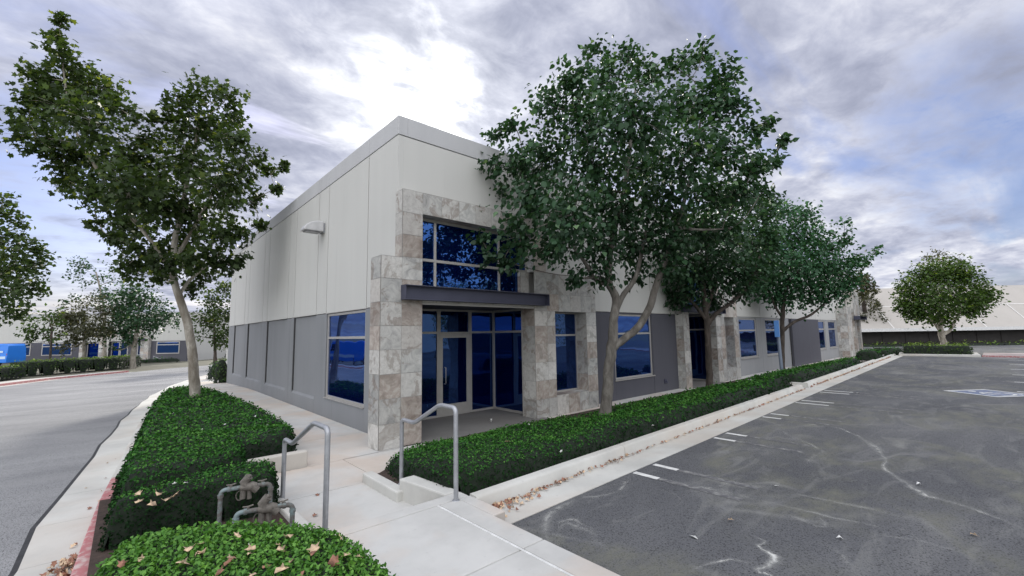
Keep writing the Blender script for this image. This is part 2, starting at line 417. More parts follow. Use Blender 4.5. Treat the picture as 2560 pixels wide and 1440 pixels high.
# grey base, west
lw = MB()
lw.box(WX, WX+T, WY+.002, 9.60, -.1, BAND-g); lw.box(WX, WX+T, 9.60, 12.15, -.1, .50); lw.box(WX, WX+T, 12.15, 13.02, -.1, BAND-g)
rec = [(13.02,15.22),(15.98,18.75),(19.6,22.2),(22.95,25.3)]
prev = 13.02
edges = [13.02]
for k, (a, b) in enumerate(rec):
    lw.box(WX+.060, WX+T+.02, a, b, -.5, BAND-g)                       # recessed panel
    rv = MB(); rv.box(WX+.020, WX+.059, b-.020, b-.004, .45, BAND-.03); rv.build('reveal_shade_strip', M['joint'], bld)  # dark strip painting in the shade at the recess's far edge
    # sloped-top plinth standing in the recess
    n = len(lw.V)
    x0, x1 = WX-.0, WX+.059
    for yy in (a+.012, b-.012):
        lw.V += [(x0,yy,-.5),(x1,yy,-.5),(x1,yy,.43),(x0,yy,.37)]
    for f in ((0,1,2,3),(7,6,5,4),(0,3,7,4),(3,2,6,7),(0,4,5,1)): lw.F.append([n+i for i in f]); lw.M.append(0)
    nx = rec[k+1][0] if k+1 < len(rec) else YE
    mid = (b+nx)/2
    lw.box(WX, WX+T, b, mid-.008, -.6, BAND-g); lw.box(WX, WX+T, mid+.008, nx, -.6, BAND-g)
lw.build('grey_base_wall', M['grey'], bld, bevel=.006)
window_x(bld, 9.62, 12.13, WX+.03, .52, BAND-.03, mulz=(2.08,), glass='glass', fw=.06)
sl = MB(); sl.box(WX-.03, WX+.10, 9.6, 12.15, .502, .519); sl.build('window_sill', M['frame'], bld)
tr = MB(); tr.box(WX-.006, WX+.02, 9.56, 12.2, BAND-g, BAND-.001); tr.build('window_head', M['frame'], bld)
# south base, between portals
sd = MB(); sg = MB(); sp = MB()
def sbase(mb, x0, x1, z0=-.1, z1=BAND-g, y=WY): mb.box(x0, x1, y, y+T, z0, z1)
sbase(sd, 10.25, 11.55); sbase(sd, 11.55, 13.78, -.1, .62); sbase(sd, 11.55, 13.78, 2.69, BAND-g); sbase(sd, 13.78, 13.812); sbase(sd, 13.83, 15.6)
sbase(sg, 20.5, 21.5); sbase(sg, 21.5, 23.7, -.1, .79); sbase(sg, 23.7, 24.29); sbase(sg, 24.31, 24.95); sbase(sg, 24.95, 27.0, -.1, .79); sbase(sg, 27.0, 28.8)
sd2 = MB(); sg2 = MB(); sbase(sd2, 28.8, 34.35, y=WY-.15); sbase(sg2, 34.35, 34.8); sbase(sg2, 34.8, 36.6, -.1, .75); sbase(sg2, 36.6, 37.1); sbase(sg2, 37.1, 37.5); sbase(sg2, 37.5, 39.6, -.1, .75); sbase(sg2, 39.6, 41)
sd2.build('charcoal_base_wall', M['grey_dark'], bld, bevel=.006)
for a, b in ((21.5,23.7),(24.95,27.0),(34.8,36.6),(37.5,39.6)): sbase(sg if a < 30 else sg2, a, b, 2.68, BAND-g)
sd.build('charcoal_base_wall', M['grey_dark'], bld, bevel=.006); sg.build('pale_grey_base_wall', M['grey_light'], bld, bevel=.006); sg2.build('pale_grey_base_wall', M['grey_light'], bld, bevel=.006)
window_y(bld, 11.56, 13.77, WY+.03, .62, 2.69, mulz=(2.06,), fw=.06)
window_y(bld, 21.51, 23.69, WY+.03, .79, 2.68, mulz=(2.1,), fw=.07); window_y(bld, 24.96, 26.99, WY+.03, .79, 2.68, mulz=(2.1,), fw=.07, glass='glass_dark')
window_y(bld, 34.81, 36.59, WY+.03, .75, 2.68, mulz=(2.1,), fw=.08); window_y(bld, 37.51, 39.59, WY+.03, .75, 2.68, mulz=(2.1,), fw=.08)
sl = MB()
for a, b, z in ((11.5,13.83,.62),(21.5,23.7,.79),(24.95,27.0,.79),(34.8,36.6,.75),(37.5,39.6,.75)):
    sl = MB(); sl.box(a, b, WY-.04, WY+.03, z-.035, z-.002); sl.build('window_sill', M['frame'], bld)
# hose tap on the charcoal wall
hb = MB(); hb.box(14.45, 14.6, WY-.03, WY, .28, .42); hb.tube([(14.52,WY-.03,.35),(14.52,WY-.09,.35),(14.52,WY-.11,.28)], .018); hb.build('hose_tap', M['steel'], bld)

# ---- portal 1
def portal(x0, left_pier, seed, ox1, wx0, wx1, xend, y0=7.8):
    R = []
    top = 5.08
    xo = x0+.46
    xr = ox1+.46
    R += stone_box(x0, xo, y0, WY, 0, top, 'S') + [((x0,y0,3.68),(0,1,0),(0,0,1),WY-y0,top-3.68,(-1,0,0))]
    if not left_pier: R += [((x0,y0,0),(0,1,0),(0,0,1),WY-y0,3.68,(-1,0,0))]
    R += [((xo,y0,0),(0,1,0),(0,0,1),WY-y0+.8,2.78,(1,0,0)), ((xo,y0,3.1),(0,1,0),(0,0,1),.25,1.5,(1,0,0))]
    R += [((xo,y0,4.62),(1,0,0),(0,0,1),xr-xo,top-4.62,(0,-1,0)), ((xo,y0,4.62),(1,0,0),(0,1,0),ox1-xo,.3,(0,0,-1)), ((x0,y0,top),(1,0,0),(0,1,0),xr-x0,.3,(0,0,1))]
    R += [((xr,y0,3.68),(0,1,0),(0,0,1),WY-y0,top-3.68,(1,0,0))]
    R += [((ox1,y0,3.68),(1,0,0),(0,0,1),.46,4.62-3.68,(0,-1,0)), ((ox1,y0,3.68),(0,1,0),(0,0,1),.25,.94,(-1,0,0))]
    # band behind the canopy
    R += [((xo,y0,2.78),(1,0,0),(0,0,1),ox1-xo,.32,(0,-1,0)), ((xo,y0,3.1),(1,0,0),(0,1,0),ox1-xo,.25,(0,0,1))]
    # right pier and wing round the small window, 3.68 high
    R += [((ox1,y0,0),(1,0,0),(0,0,1),wx0-ox1,2.68,(0,-1,0)), ((ox1,y0,2.68),(1,0,0),(0,0,1),xend-ox1,1.0,(0,-1,0)), ((wx1,y0,0),(1,0,0),(0,0,1),xend-wx1,2.68,(0,-1,0)),
          ((wx0,y0,0),(1,0,0),(0,0,1),wx1-wx0,.50,(0,-1,0)), ((wx0,y0,.5),(1,0,0),(0,1,0),wx1-wx0,.4,(0,0,1)), ((wx1,y0,.5),(0,1,0),(0,0,1),.4,2.18,(-1,0,0)),
          ((wx0,y0,.5),(0,1,0),(0,0,1),.4,2.18,(1,0,0)), ((wx0,y0,2.68),(1,0,0),(0,1,0),wx1-wx0,.4,(0,0,-1)),
          ((xend,y0,0),(0,1,0),(0,0,1),WY-y0,3.68,(1,0,0)), ((ox1,y0,3.68),(1,0,0),(0,1,0),xend-ox1,.3,(0,0,1)),
          ((ox1,y0,0),(0,1,0),(0,0,1),.46,2.78,(-1,0,0))]
    # small block beside the upper glass
    R += stone_box(ox1-.30, ox1, WY-.12, WY+.1, 3.1, 3.68, 'SWT')
    if left_pier: R += stone_box(x0-.44, x0, y0, y0+.45, 0, 3.66, 'SWT') + [((x0,y0+.0,3.66),(0,1,0),(0,0,1),.3,.02,(-1,0,0)), ((x0-.44,y0+.45,0),(1,0,0),(0,0,1),.5,3.66,(0,1,0))]
    return stone_mesh('stone_portal', R, bld, seed)
portal(4.06, True, 3, 7.74, 8.50, 9.80, 10.25)
portal(15.50, False, 5, 18.30, 19.15, 20.12, 20.55)
# entrance glazing behind portals
def entry(x0, x1, yb, ox1, door0, door1, lbl):
    en = MB()
    en.box(x0+.001, x1+.35, WY-.25, yb+.3, 2.782, 2.83)     # soffit
    en.build('soffit', M['grey_dark'], bld)
    window_y(bld, x0+.002, door0, yb, .02, 2.78, mulz=(2.17,), glass='glass_dark', fw=.055)
    # door
    d = MB(); zt = 2.13
    d.box(door0+.004, door0+.12, yb, yb+.06, .02, zt); d.box(door1-.12, door1-.004, yb, yb+.06, .02, zt)
    d.box(door0+.12, door1-.12, yb, yb+.06, .02, .32); d.box(door0+.12, door1-.12, yb, yb+.06, zt-.1, zt)
    dr = d.build('door', M['frame'], bld, bevel=.004)
    gp = MB(); gp.box(door0+.1, door1-.1, yb+.025, yb+.035, .3, zt-.08); gp.build('pane', M['glass_dark'], dr)
    h = MB(); hx = door0+.16; h.tube([(hx,yb,.85),(hx,yb-.07,.85),(hx+.0,yb-.08,.9),(hx,yb-.08,1.22),(hx,yb-.07,1.27),(hx,yb,1.27)], .013); h.build('handle', M['galv'], dr, True)
    window_y(bld, door0+.002, door1-.002, yb, zt+.006, 2.78, glass='glass_dark', fw=.05, name='transom_window')
    window_y(bld, door1+.002, x1, yb, .02, 2.78, mulz=(2.17,), glass='glass_dark', fw=.055)
    # side glazing, from the back corner to the pier
    window_x(bld, WY+.18, yb-.004, x1-.07, .02, 2.78, mulz=(2.17,), glass='glass_dark', fw=.06, name='side_window')
    w = MB(); w.box(x1+.0, x1+.1, WY+.15, yb+.1, 0, 2.78); w.build('recess_wall', M['grey_dark'], bld); w = MB(); w.box(x0-.1, x0-.002, WY+.85, yb+.1, 0, 2.78); w.build('recess_wall', M['grey_dark'], bld)
    bk = MB(); bk.box(ox1-.02, ox1+.2, WY+.16, WY+.18, 0, 2.78); bk.build('jamb_trim', M['frame'], bld)
entry(4.52, 7.98, 9.70, 7.74, 6.12, 7.12, '')
entry(15.96, 18.5, 9.70, 18.30, 16.5, 17.4, '')
for (x0, x1, m) in ((4.52, 7.76, (4.98, 6.80)), (15.96, 18.32, (16.4, 17.6))):
    window_y(bld, x0, x1, WY-.055, 3.10, 4.62, mulx=m, mulz=(3.71,), fw=.06, name='clerestory_window')
window_y(bld, 8.48, 9.82, WY+.06, .50, 2.70, mulz=(2.05,), glass='glass_dark', fw=.05); window_y(bld, 19.13, 20.14, WY+.06, .5, 2.7, mulz=(2.05,), glass='glass_dark')
# far portal at the east end
R = stone_box(40.0, 41.6, 7.45, WY, 0, 3.75, 'WST') + stone_box(42.6, 43.4, 7.8, WY, 0, 3.75, 'WST') + stone_box(41.6, 42.6, 7.8, WY, 2.7, 3.75, 'ST') + stone_box(41.6, 42.6, 7.8, WY, 0, .5, 'ST')
R += stone_box(43.4, 44.0, 7.6, WY, 0, 5.1, 'WSTE') + stone_box(44.0, 45.2, 7.6, WY, 3.1, 5.1, 'STEB') + stone_box(45.0, 45.6, 7.6, WY+.3, 0, 5.1, 'WSTE')
stone_mesh('stone_portal', R, bld, 9)
window_y(bld, 41.6, 42.6, WY-.02, .5, 2.7, mulz=(2.05,), glass='glass_dark'); window_y(bld, 44.0, 45.0, WY+.05, .02, 3.1, mulz=(2.05,), glass='glass_dark')
# canopies: steel channel beams
def canopy(x0, x1, y0=7.60, y1=7.795, z0=2.81, z1=3.10):
    c = MB(); c.box(x0, x1, y1-.07, y1, z0+.014, z1-.014); c.box(x0, x1, y0, y1-.001, z1-.014, z1); c.box(x0, x1, y0, y1-.001, z0, z0+.014)
    c.box(x0+.0, x0+.012, y0+.001, y1-.07, z0+.014, z1-.014); c.box(x1-.012, x1, y0+.001, y1-.07, z0+.014, z1-.014)
    return c.build('canopy_beam', M['steel'], bld)
canopy(4.04, 8.10); canopy(15.4, 18.9); canopy(43.2, 45.9, 7.2, 7.6)
hd = MB(); hd.box(4.53, 7.73, 7.803, 7.90, 2.735, 2.781); hd.build('canopy_trim', M['frame'], bld)
# wall lamp on the west face
lamp = MB(); n = 12; yc, w = 12.62, .36
prof = [(0,0)]+[(-.52*math.cos(a*math.pi/2/n)**.9, .30*math.sin(a*math.pi/2/n)) for a in range(n+1)]
b = len(lamp.V)
for yy in (yc-w/2, yc+w/2): lamp.V += [(WX-.05+p[0], yy, 5.06+p[1]) for p in prof]
k = len(prof)
lamp.F += [[i for i in range(k)], [2*k-1-i for i in range(k)]]; lamp.M += [0,0]
for i in range(k): j = (i+1) % k; lamp.F.append([i, i+k, j+k, j][::1]); lamp.M.append(0)
lm = lamp.build('wall_lamp', mat_plain('lamp_housing', (.50,.50,.50), .5, .2), bld, bevel=.02)
lb = MB(); lb.box(WX-.05, WX, yc-.13, yc+.13, 5.05, 5.32); lb.build('back_plate', M['galv'], lm)
ll = MB(); ll.box(WX-.50, WX-.12, yc-.15, yc+.15, 5.035, 5.058); ll.build('lens', mat_plain('lamp_lens', (.12,.12,.13), .2), lm)

# entrance paving
ep = MB(); ep.box(4.522, 8.0, 7.60, 9.70, -.05, .018); ep.box(15.962, 18.5, 7.6, 9.7, -.05, .018)
tag(ep.build('entrance_paving', M['recessfloor']), kind='structure')

# ================================================================ GROUND
# base terrain
N = 60
xs_ = np.concatenate([np.linspace(-900, -60, 14), np.linspace(-50, 120, 60), np.linspace(140, 1200, 14)])
ys_ = np.concatenate([np.linspace(-900, -60, 14), np.linspace(-50, 110, 60), np.linspace(130, 1200, 14)])
V = []; 
for y in ys_:
    for x in xs_: V.append((x, y, zl(y)-.12))
nx = len(xs_); Fc = [[j*nx+i, j*nx+i+1, (j+1)*nx+i+1, (j+1)*nx+i] for j in range(len(ys_)-1) for i in range(nx-1)]
tag(make('ground', V, Fc, M['ground']), kind='structure')
# parking asphalt: long sheet with kerb line y = 3.66 .. 4.9
def ky(x): return 3.62+.0325*max(x-3.1, 0)**.97   # asphalt / gutter edge
pk = MB(); xl = [2.958]+list(np.linspace(4, 42, 20))
top = [(x, ky(x)+.03) for x in xl]
pk.prism([(2.958,-60),(90,-60),(90,-1.5),(62,9.8),(56,22),(47.6,22),(46.6,8.2),(45,4.95)]+top[::-1], -.1, .1)
tag(pk.build('parking_lot', M['asphalt']), kind='structure')
# gutter pan + kerb on the parking side
gt = MB(); kb = MB()
GW, KW = .50, .16
segs = [(3.1, 17.35), (17.75, 43.0)]
xx = np.concatenate([np.linspace(2.96, 17.35, 24), np.linspace(17.75, 43, 30)])
rs = RS(2)
for a, b in zip(xx, xx[1:]):
    ya, yb = ky(a), ky(b); ja, jb = ya+rs.uniform(-.02,.02)*0, yb
    gt.prism([(a,ya),(b,yb),(b,yb+GW),(a,ya+GW)], -.1, lambda x, y: .108-.02*((y-ky(x))/GW))
def kerb_run(mb, a, b, y0, y1, zt, zb, n):
    pts = np.linspace(a, b, n)
    prof = [(0,zb),(.018,zt-.03),(.04,zt-.006),(.06,zt),(KW,zt),(KW,zb)]
    B = len(mb.V)
    for x in pts:
        for (d, z) in prof: mb.V.append((x, ky(x)+GW+d, z))
    m = len(prof)
    for i in range(n-1):
        for j in range(m-1): mb.F.append([B+i*m+j, B+(i+1)*m+j, B+(i+1)*m+j+1, B+i*m+j+1]); mb.M.append(0)
    mb.F.append([B+j for j in range(m)][::-1]); mb.M.append(0); mb.F.append([B+(n-1)*m+j for j in range(m)]); mb.M.append(0)
J = [3.12, 6.2, 9.3, 12.4, 15.5, 17.1]
for a, b in zip(J, J[1:]): kerb_run(kb, a+.005, b-.005, 0, 0, .26, 0, 8)
J = [17.8, 21, 24.1, 27.2, 30.3, 33.4]
for a, b in zip(J, J[1:]): kerb_run(kb, a+.005, b-.005, 0, 0, .26, 0, 8)
kerb_run(kb, 33.41, 43.0, 0, 0, .2, 0, 10)
# returns at the drainage gap
kb.box(16.94, 17.1, ky(17)+GW+KW, 6.6, 0, .24); kb.box(17.8, 17.96, ky(17.9)+GW+KW, 6.6, 0, .24)
tag(gt.build('gutter', M['kerbc']), kind='structure'); tag(kb.build('kerb', M['kerbc'], smooth=True), kind='structure')
dg = MB(); dg.box(17.102, 17.798, ky(17.4)+GW, 6.6, -.05, .092); tag(dg.build('drain_apron', M['concrete']), kind='structure')

# upper walk (camera side of the step)
uw = MB(); ZU = .25
y0s = [-6, -2.2, -.6, 1.0, 2.92, 4.265]
for a, b in zip(y0s, y0s[1:]):
    uw.box(1.5, 2.69, a+.005, b-.005, -.1, ZU); uw.box(2.70, 2.955, a+.005, b-.005, -.1, ZU+.001)
uw.box(1.5, 3.10, 4.272, 4.45, -.1, ZU)                            # nosing of the step
uw.box(2.957, 3.118, 3.64, 4.27, -.1, ZU-.002)
tag(uw.build('upper_walk', M['concrete'], bevel=.012), kind='structure')
wl = MB(); wl.box(2.66, 2.685, -4, 4.25, ZU, ZU+.004); tag(wl.build('walk_marking', M['white']), kind='structure')
# lower walk slabs, stepping away along the building
lwk = MB()
def slab(x0, x1, y0, y1): 
    lwk.prism([(x0+.005,y0+.005),(x1-.005,y0+.005),(x1-.005,y1-.005),(x0+.005,y1-.005)], -.3, lambda x, y: zwk(y)+0.)
slab(1.5, 2.95, 4.45, 6.33); slab(1.5, 2.95, 6.33, 7.72); slab(2.95, 4.55, 6.33, 7.75)
slab(2.36, 4.1, 7.72, 9.6)
yy = 9.6
while yy < 44:
    y1 = yy+1.52
    xl0 = 2.75 if yy < 20 else (2.55 if yy < 23 else None)
    if xl0: slab(xl0, 4.1, yy, y1)
    yy = y1
# far walk opening to the kerb then bending right
kx = lambda y: np.interp(y, [-50, 5, 8, 10, 16.7, 25.3, 30.8, 36, 42, 48], [-.4, -.27, -.12, .05, .55, 1.52, 2.55, 3.9, 6.2, 9.6])
for a in np.arange(23, 46, 1.5):
    b = a+1.49
    xr_ = 4.1 if a < 25.5 else 4.1+.35*(a-25)
    xr2 = 4.1 if b < 25.5 else 4.1+.35*(b-25)
    lwk.prism([(kx(a)+.18, a), (xr_+1.5, a), (xr2+1.5, b), (kx(b)+.18, b)], -.9, lambda x, y: zwk(y))
# strip in front of the building
slab(8.0, 15.96, 7.55, 8.1); slab(18.5, 33, 7.4, 8.1); slab(4.55, 4.6, 7.4, 7.6)
for a in np.arange(33, 46, 1.6): slab(a, a+1.6, 5.6, 8.1)
tag(lwk.build('walk', M['concrete']), kind='structure')

# kerbs of the right bed next to the step
rk = MB()
rk.prism([(2.71,5.28),(2.87,5.28),(2.87,6.36),(2.71,6.36)], -.1, .13)
rk.prism([(2.90,4.455),(3.1,4.455),(3.0,5.36),(2.78,5.36)], -.1, lambda x, y: .262-.0*(y-4.45))
tag(rk.build('bed_kerb', M['kerbc'], bevel=.02), kind='structure')
lk = MB()
lk.prism([(1.32,7.74),(2.38,7.74),(2.38,7.90),(1.32,7.90)], -.1, .25)
lk.prism([(1.50,4.47),(1.62,4.47),(1.62,6.4),(1.50,6.4)], -.1, .12)
tag(lk.build('bed_kerb', M['kerbc'], bevel=.02), kind='structure')

# soil in the beds
so = MB()
def sheet(poly, zf): so.prism(poly, -.3, zf)
sheet([(2.88,5.3),(3.15,4.4)]+[(x, ky(x)+GW+KW-.01) for x in np.linspace(3.2, 16.93, 12)]+[(16.93,7.56),(4.53,7.56),(2.96,6.32),(2.88,6.3)], lambda x, y: .15-.05*max(0, y-5))
sheet([(x, ky(x)+GW+KW-.01) for x in np.linspace(17.97, 33.4, 12)]+[(33.4,7.4),(17.97,7.4)], lambda x, y: .17-.04*max(0, y-5))
ysb = np.linspace(7.92, 23, 14)
sheet([(kx(y)+.12, y) for y in ysb[::1]][::-1]+[(2.34,7.92),(2.74,9.6),(2.74,20),(2.54,23)], lambda x, y: max(zl(y)+.19, .02-.02*max(0,y-15)) if x < 2 else -.02)
sheet([(-.14,.2),(1.495,.2),(1.495,7.73),(-.1,7.9)][::1], .06)
tag(so.build('planting_soil', M['soil']), kind='structure')

# street
yy_ = np.concatenate([[-60,-30,-10,0], np.linspace(4, 48, 34)])
street = MB()
lx = lambda y: np.interp(y, [-60, 0, 20, 30, 40, 48, 53], [-8.6, -8.6, -8.2, -7.4, -5.9, -3.2, 1.0])
GWL = .48
rs = RS(4)
jit = {float(y): rs.uniform(-.05,.03) for y in yy_}
for a, b in zip(yy_, yy_[1:]):
    street.prism([(lx(a),a),(kx(a)-GWL+.02,a),(kx(b)-GWL+.02,b),(lx(b),b)], -1.2, lambda x, y: zl(y)-.0)
# crossing part beyond the bend
street.prism([(lx(48)-.0,48.0),(kx(48)-GWL+.02,48.0),(40,58),(60,90),(20,66),(4,56.5),(1.0,53)], -1.2, lambda x, y: zl(y))
tag(street.build('street', M['street']), kind='structure')
gl = MB(); kl = MB(); kr = MB(); tarm = MB()
for i, (a, b) in enumerate(zip(yy_, yy_[1:])):
    ja, jb = jit[float(a)], jit[float(b)]
    if a < 0: ja = jb = 0
    gl.prism([(kx(a)-GWL+ja,a+.004),(kx(a),a+.004),(kx(b),b-.004),(kx(b)-GWL+jb,b-.004)], -1.1, lambda x, y: zl(y)+.008)
    wd = .05 if b < 22 else .02
    tarm.prism([(kx(a)-GWL+ja-wd,a),(kx(a)-GWL+ja-.001,a),(kx(b)-GWL+jb-.001,b),(kx(b)-GWL+jb-wd,b)], -1.1, lambda x, y: zl(y)+.004)
    tgt = kr if a < 9.2 and a > -8 else kl
    tgt.prism([(kx(a),a+.003),(kx(a)+.15,a+.003),(kx(b)+.15,b-.003),(kx(b),b-.003)], -1.1, lambda x, y: zl(y)+.15)
tag(gl.build('gutter', M['kerbc']), kind='structure'); tag(tarm.build('tar_seam', M['tar']), kind='structure')
tag(kl.build('kerb', M['kerbc'], bevel=.015), kind='structure'); tag(kr.build('kerb', M['redpaint'], bevel=.015), kind='structure')
# far side of the street: gutter, red-painted kerb
fk = MB(); fr = MB()
yf = np.concatenate([[-60,-20,0], np.linspace(6, 53, 26)])
for a, b in zip(yf, yf[1:]):
    fk.prism([(lx(a)-.42,a),(lx(a),a),(lx(b),b),(lx(b)-.42,b)], -1.1, lambda x, y: zl(y)+.008)
    (fr if 36 < a < 52 else fk).prism([(lx(a)-.58,a),(lx(a)-.42,a),(lx(b)-.42,b),(lx(b)-.58,b)], -1.1, lambda x, y: zl(y)+.15)
    fk.prism([(lx(a)-1.9,a),(lx(a)-.58,a),(lx(b)-.58,b),(lx(b)-1.9,b)], -1.1, lambda x, y: zl(y)+.146)
tag(fk.build('far_kerb', M['kerbc']), kind='structure'); tag(fr.build('far_kerb', M['redpaint']), kind='structure')
# ================================================================ LEAVES
T_OVAL = (np.array([(0,0,0),(.5,.45,.12),(0,1,-.04),(-.5,.45,.12)]), 4)
T_PEAR = (np.array([(0,0,0),(.42,.18,.10),(.46,.52,.14),(0,1.05,-.12),(-.46,.52,.14),(-.42,.18,.10)]), 6)
T_STAR = (np.array([(0,0,0),(.42,.05,.1),(.34,.38,.06),(.62,.62,-.06),(.24,.66,.05),(0,1.05,-.08),(-.24,.66,.05),(-.62,.62,-.06),(-.34,.38,.06),(-.42,.05,.1)]), 10)
def norm(a): return a/np.maximum(np.linalg.norm(a, axis=1, keepdims=True), 1e-9)
def leaf_geo(P, Nn, L, Wd, tmpl, rs, tilt=.8, axis=None):
    """P points, Nn preferred normals, L lengths; returns V, idx, n, per-leaf repeat"""
    tv, k = tmpl; n = len(P)
    nn = norm(Nn+tilt*rs.normal(size=(n,3)))
    t = rs.normal(size=(n,3)) if axis is None else axis+.5*rs.normal(size=(n,3))
    t = norm(t-nn*np.sum(t*nn, 1, keepdims=True)); b = np.cross(nn, t)
    V = P[:,None,:]+(b[:,None,:]*tv[None,:,0:1]*Wd[:,None,None]+t[:,None,:]*tv[None,:,1:2]*L[:,None,None]+nn[:,None,:]*tv[None,:,2:3]*L[:,None,None])
    return V.reshape(-1,3), np.arange(n*k), k

# ---------------------------------------------------------------- hedges
def poly_dist(px, py, poly):
    A = np.array(poly, float); B = np.roll(A, -1, 0); d = np.full(px.shape, 1e9); qx = px.copy(); qy = py.copy(); ins = np.zeros(px.shape, bool)
    for a, b in zip(A, B):
        e = b-a; t = np.clip(((px-a[0])*e[0]+(py-a[1])*e[1])/max(e@e, 1e-12), 0, 1)
        cx, cy = a[0]+t*e[0], a[1]+t*e[1]; dd = np.hypot(px-cx, py-cy); m = dd < d
        d = np.where(m, dd, d); qx = np.where(m, cx, qx); qy = np.where(m, cy, qy)
        c = ((a[1] > py) != (b[1] > py)) & (px < (b[0]-a[0])*(py-a[1])/(b[1]-a[1]+1e-12)+a[0]); ins ^= c
    return np.where(ins, d, -d), qx, qy
def wav(x, y, rs, sc):
    z = np.zeros(x.shape)
    for i in range(9):
        a = rs.uniform(0, 6.28); f = sc*rs.uniform(.5, 2.2); z += np.sin((x*math.cos(a)+y*math.sin(a))*f+rs.uniform(0,6.28))/(1+.5*i)
    return z/2.5
def hedge(name, label, cat, poly, base, top, seed, leaf=.03, dens=1500, mat='leaf_bed', r=.12, h=.07, amp=.035, sc=3., group=None, tilt=.7, maxn=90000, dist_scale=True, flat=False):
    rs = RS(seed); A = np.array(poly); x0, y0 = A.min(0)-h; x1, y1 = A.max(0)+h
    gx = np.arange(x0, x1+h, h); gy = np.arange(y0, y1+h, h); X, Y = np.meshgrid(gx, gy)
    d, qx, qy = poly_dist(X, Y, poly)
    bz = np.vectorize(base)(X, Y) if callable(base) else np.full(X.shape, float(base)); tz = np.vectorize(top)(X, Y) if callable(top) else np.full(X.shape, float(top))
    prof = np.sqrt(np.clip(1-(1-np.clip(d/r, 0, 1))**2, 0, 1))
    Z = bz-.02+(tz-bz+.02+amp*wav(X, Y, rs, sc))*prof+.3*amp*wav(X, Y, rs, 14)*prof
    out = d < 0; X = np.where(out, qx, X); Y = np.where(out, qy, Y)
    keep = d > -h*1.01
    ny, nx = X.shape; V = np.stack([X, Y, Z], -1).reshape(-1,3)
    K = keep.ravel(); I = np.arange(ny*nx).reshape(ny, nx)
    q = np.stack([I[:-1,:-1], I[:-1,1:], I[1:,1:], I[1:,:-1]], -1).reshape(-1,4)
    ok = K[q].all(1) & ((~out).ravel()[q].any(1)); q = q[ok]
    used, inv = np.unique(q, return_inverse=True); V = V[used]; q = inv.reshape(-1,4)
    # leaves sampled by area
    tri = np.concatenate([q[:,[0,1,2]], q[:,[0,2,3]]]); a, b, c = V[tri[:,0]], V[tri[:,1]], V[tri[:,2]]
    nr = np.cross(b-a, c-a); ar = np.linalg.norm(nr, axis=1)/2; cen = (a+b+c)/3
    dc = np.linalg.norm(cen-CAM, axis=1)
    ls = leaf*np.clip(dc/6, .9, 2.6) if dist_scale else np.full(len(ar), leaf)
    w = ar*dens*(leaf/ls)**2; n = int(min(w.sum(), maxn)); 
    pick = rs.choice(len(ar), n, p=w/w.sum()); u, v = rs.rand(n), rs.rand(n); fl = u+v > 1; u[fl] = 1-u[fl]; v[fl] = 1-v[fl]
    P = a[pick]+(b-a)[pick]*u[:,None]+(c-a)[pick]*v[:,None]; Nn = norm(nr[pick]); Nn[Nn[:,2] < 0] *= -1
    sz = ls[pick]*rs.uniform(.6, 1.35, n)
    clump = .5+.5*np.clip(.6*wav(P[:,0], P[:,1], RS(seed+5), 9)+.6*wav(P[:,0], P[:,1], RS(seed+6), 2.5), -1, 1)
    off = rs.rand(n); P = P+Nn*(sz*(off*(1.3 if not flat else .5)-.35))[:,None]
    col = np.clip((.16+.5*off+.3*clump*rs.rand(n)+.3*(rs.rand(n) > .93))*(.04+.96*np.clip(Nn[:,2]*1.5-.25,0,1)), 0, 1)  # leaf colour darkened on steep sides, painting in the hedge's own shade
    LV, idx, k = leaf_geo(P, Nn+np.array([0,0,.3]), sz, sz*.62, T_OVAL, rs, tilt)
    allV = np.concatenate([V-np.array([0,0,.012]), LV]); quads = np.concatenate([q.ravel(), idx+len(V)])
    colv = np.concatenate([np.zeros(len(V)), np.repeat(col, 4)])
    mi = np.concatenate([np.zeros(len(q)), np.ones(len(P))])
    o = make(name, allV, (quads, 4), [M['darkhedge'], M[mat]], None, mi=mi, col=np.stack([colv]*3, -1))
    return tag(o, label, cat, group)

fg = [GZ(x, y, .6)[:2] for x, y in ((185,1462),(262,1375),(350,1345),(460,1322),(620,1304),(760,1308),(850,1325),(925,1358),(985,1400),(1035,1455))]
fgp = [tuple(p) for p in fg]+[(1.56,1.3),(1.5,.5),(-.1,.4)]
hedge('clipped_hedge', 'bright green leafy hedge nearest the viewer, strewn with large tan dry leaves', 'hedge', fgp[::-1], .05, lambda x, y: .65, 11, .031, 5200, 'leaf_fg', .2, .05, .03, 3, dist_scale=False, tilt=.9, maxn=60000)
h2 = [tuple(GZ(x, y, .5)[:2]) for x, y in ((262,1262),(330,1252),(400,1232),(520,1208),(625,1195),(692,1188),(694,1166),(690,1150),(640,1153),(520,1176),(400,1205),(300,1232),(268,1248))]
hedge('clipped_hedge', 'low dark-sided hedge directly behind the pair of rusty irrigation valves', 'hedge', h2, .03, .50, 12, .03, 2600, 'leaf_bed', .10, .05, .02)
h3 = [tuple(GZ(x, y, .55)[:2]) for x, y in ((290,1190),(400,1180),(500,1163),(580,1143),(622,1124),(618,1106),(590,1088),(540,1076),(470,1070),(390,1080),(325,1105),(296,1150))]
print('h2', h2, 'h3', h3)
hedge('rounded_shrub', 'rounded low shrub mound between the valve hedge and the short concrete kerb end', 'shrub', h3, .03, .56, 13, .03, 2600, 'leaf_bed', .22, .06, .03)
h4 = [(1.2,8.05),(1.6,7.98),(2.1,8.02),(2.42,8.6),(2.70,9.8),(2.78,12),(2.80,16),(2.75,19.5),(2.45,22.2),(2.0,23.2)]+[(kx(y)+.16, y) for y in (23,21,18,15,12,10.2,9.2)]+[(.75,8.9)]
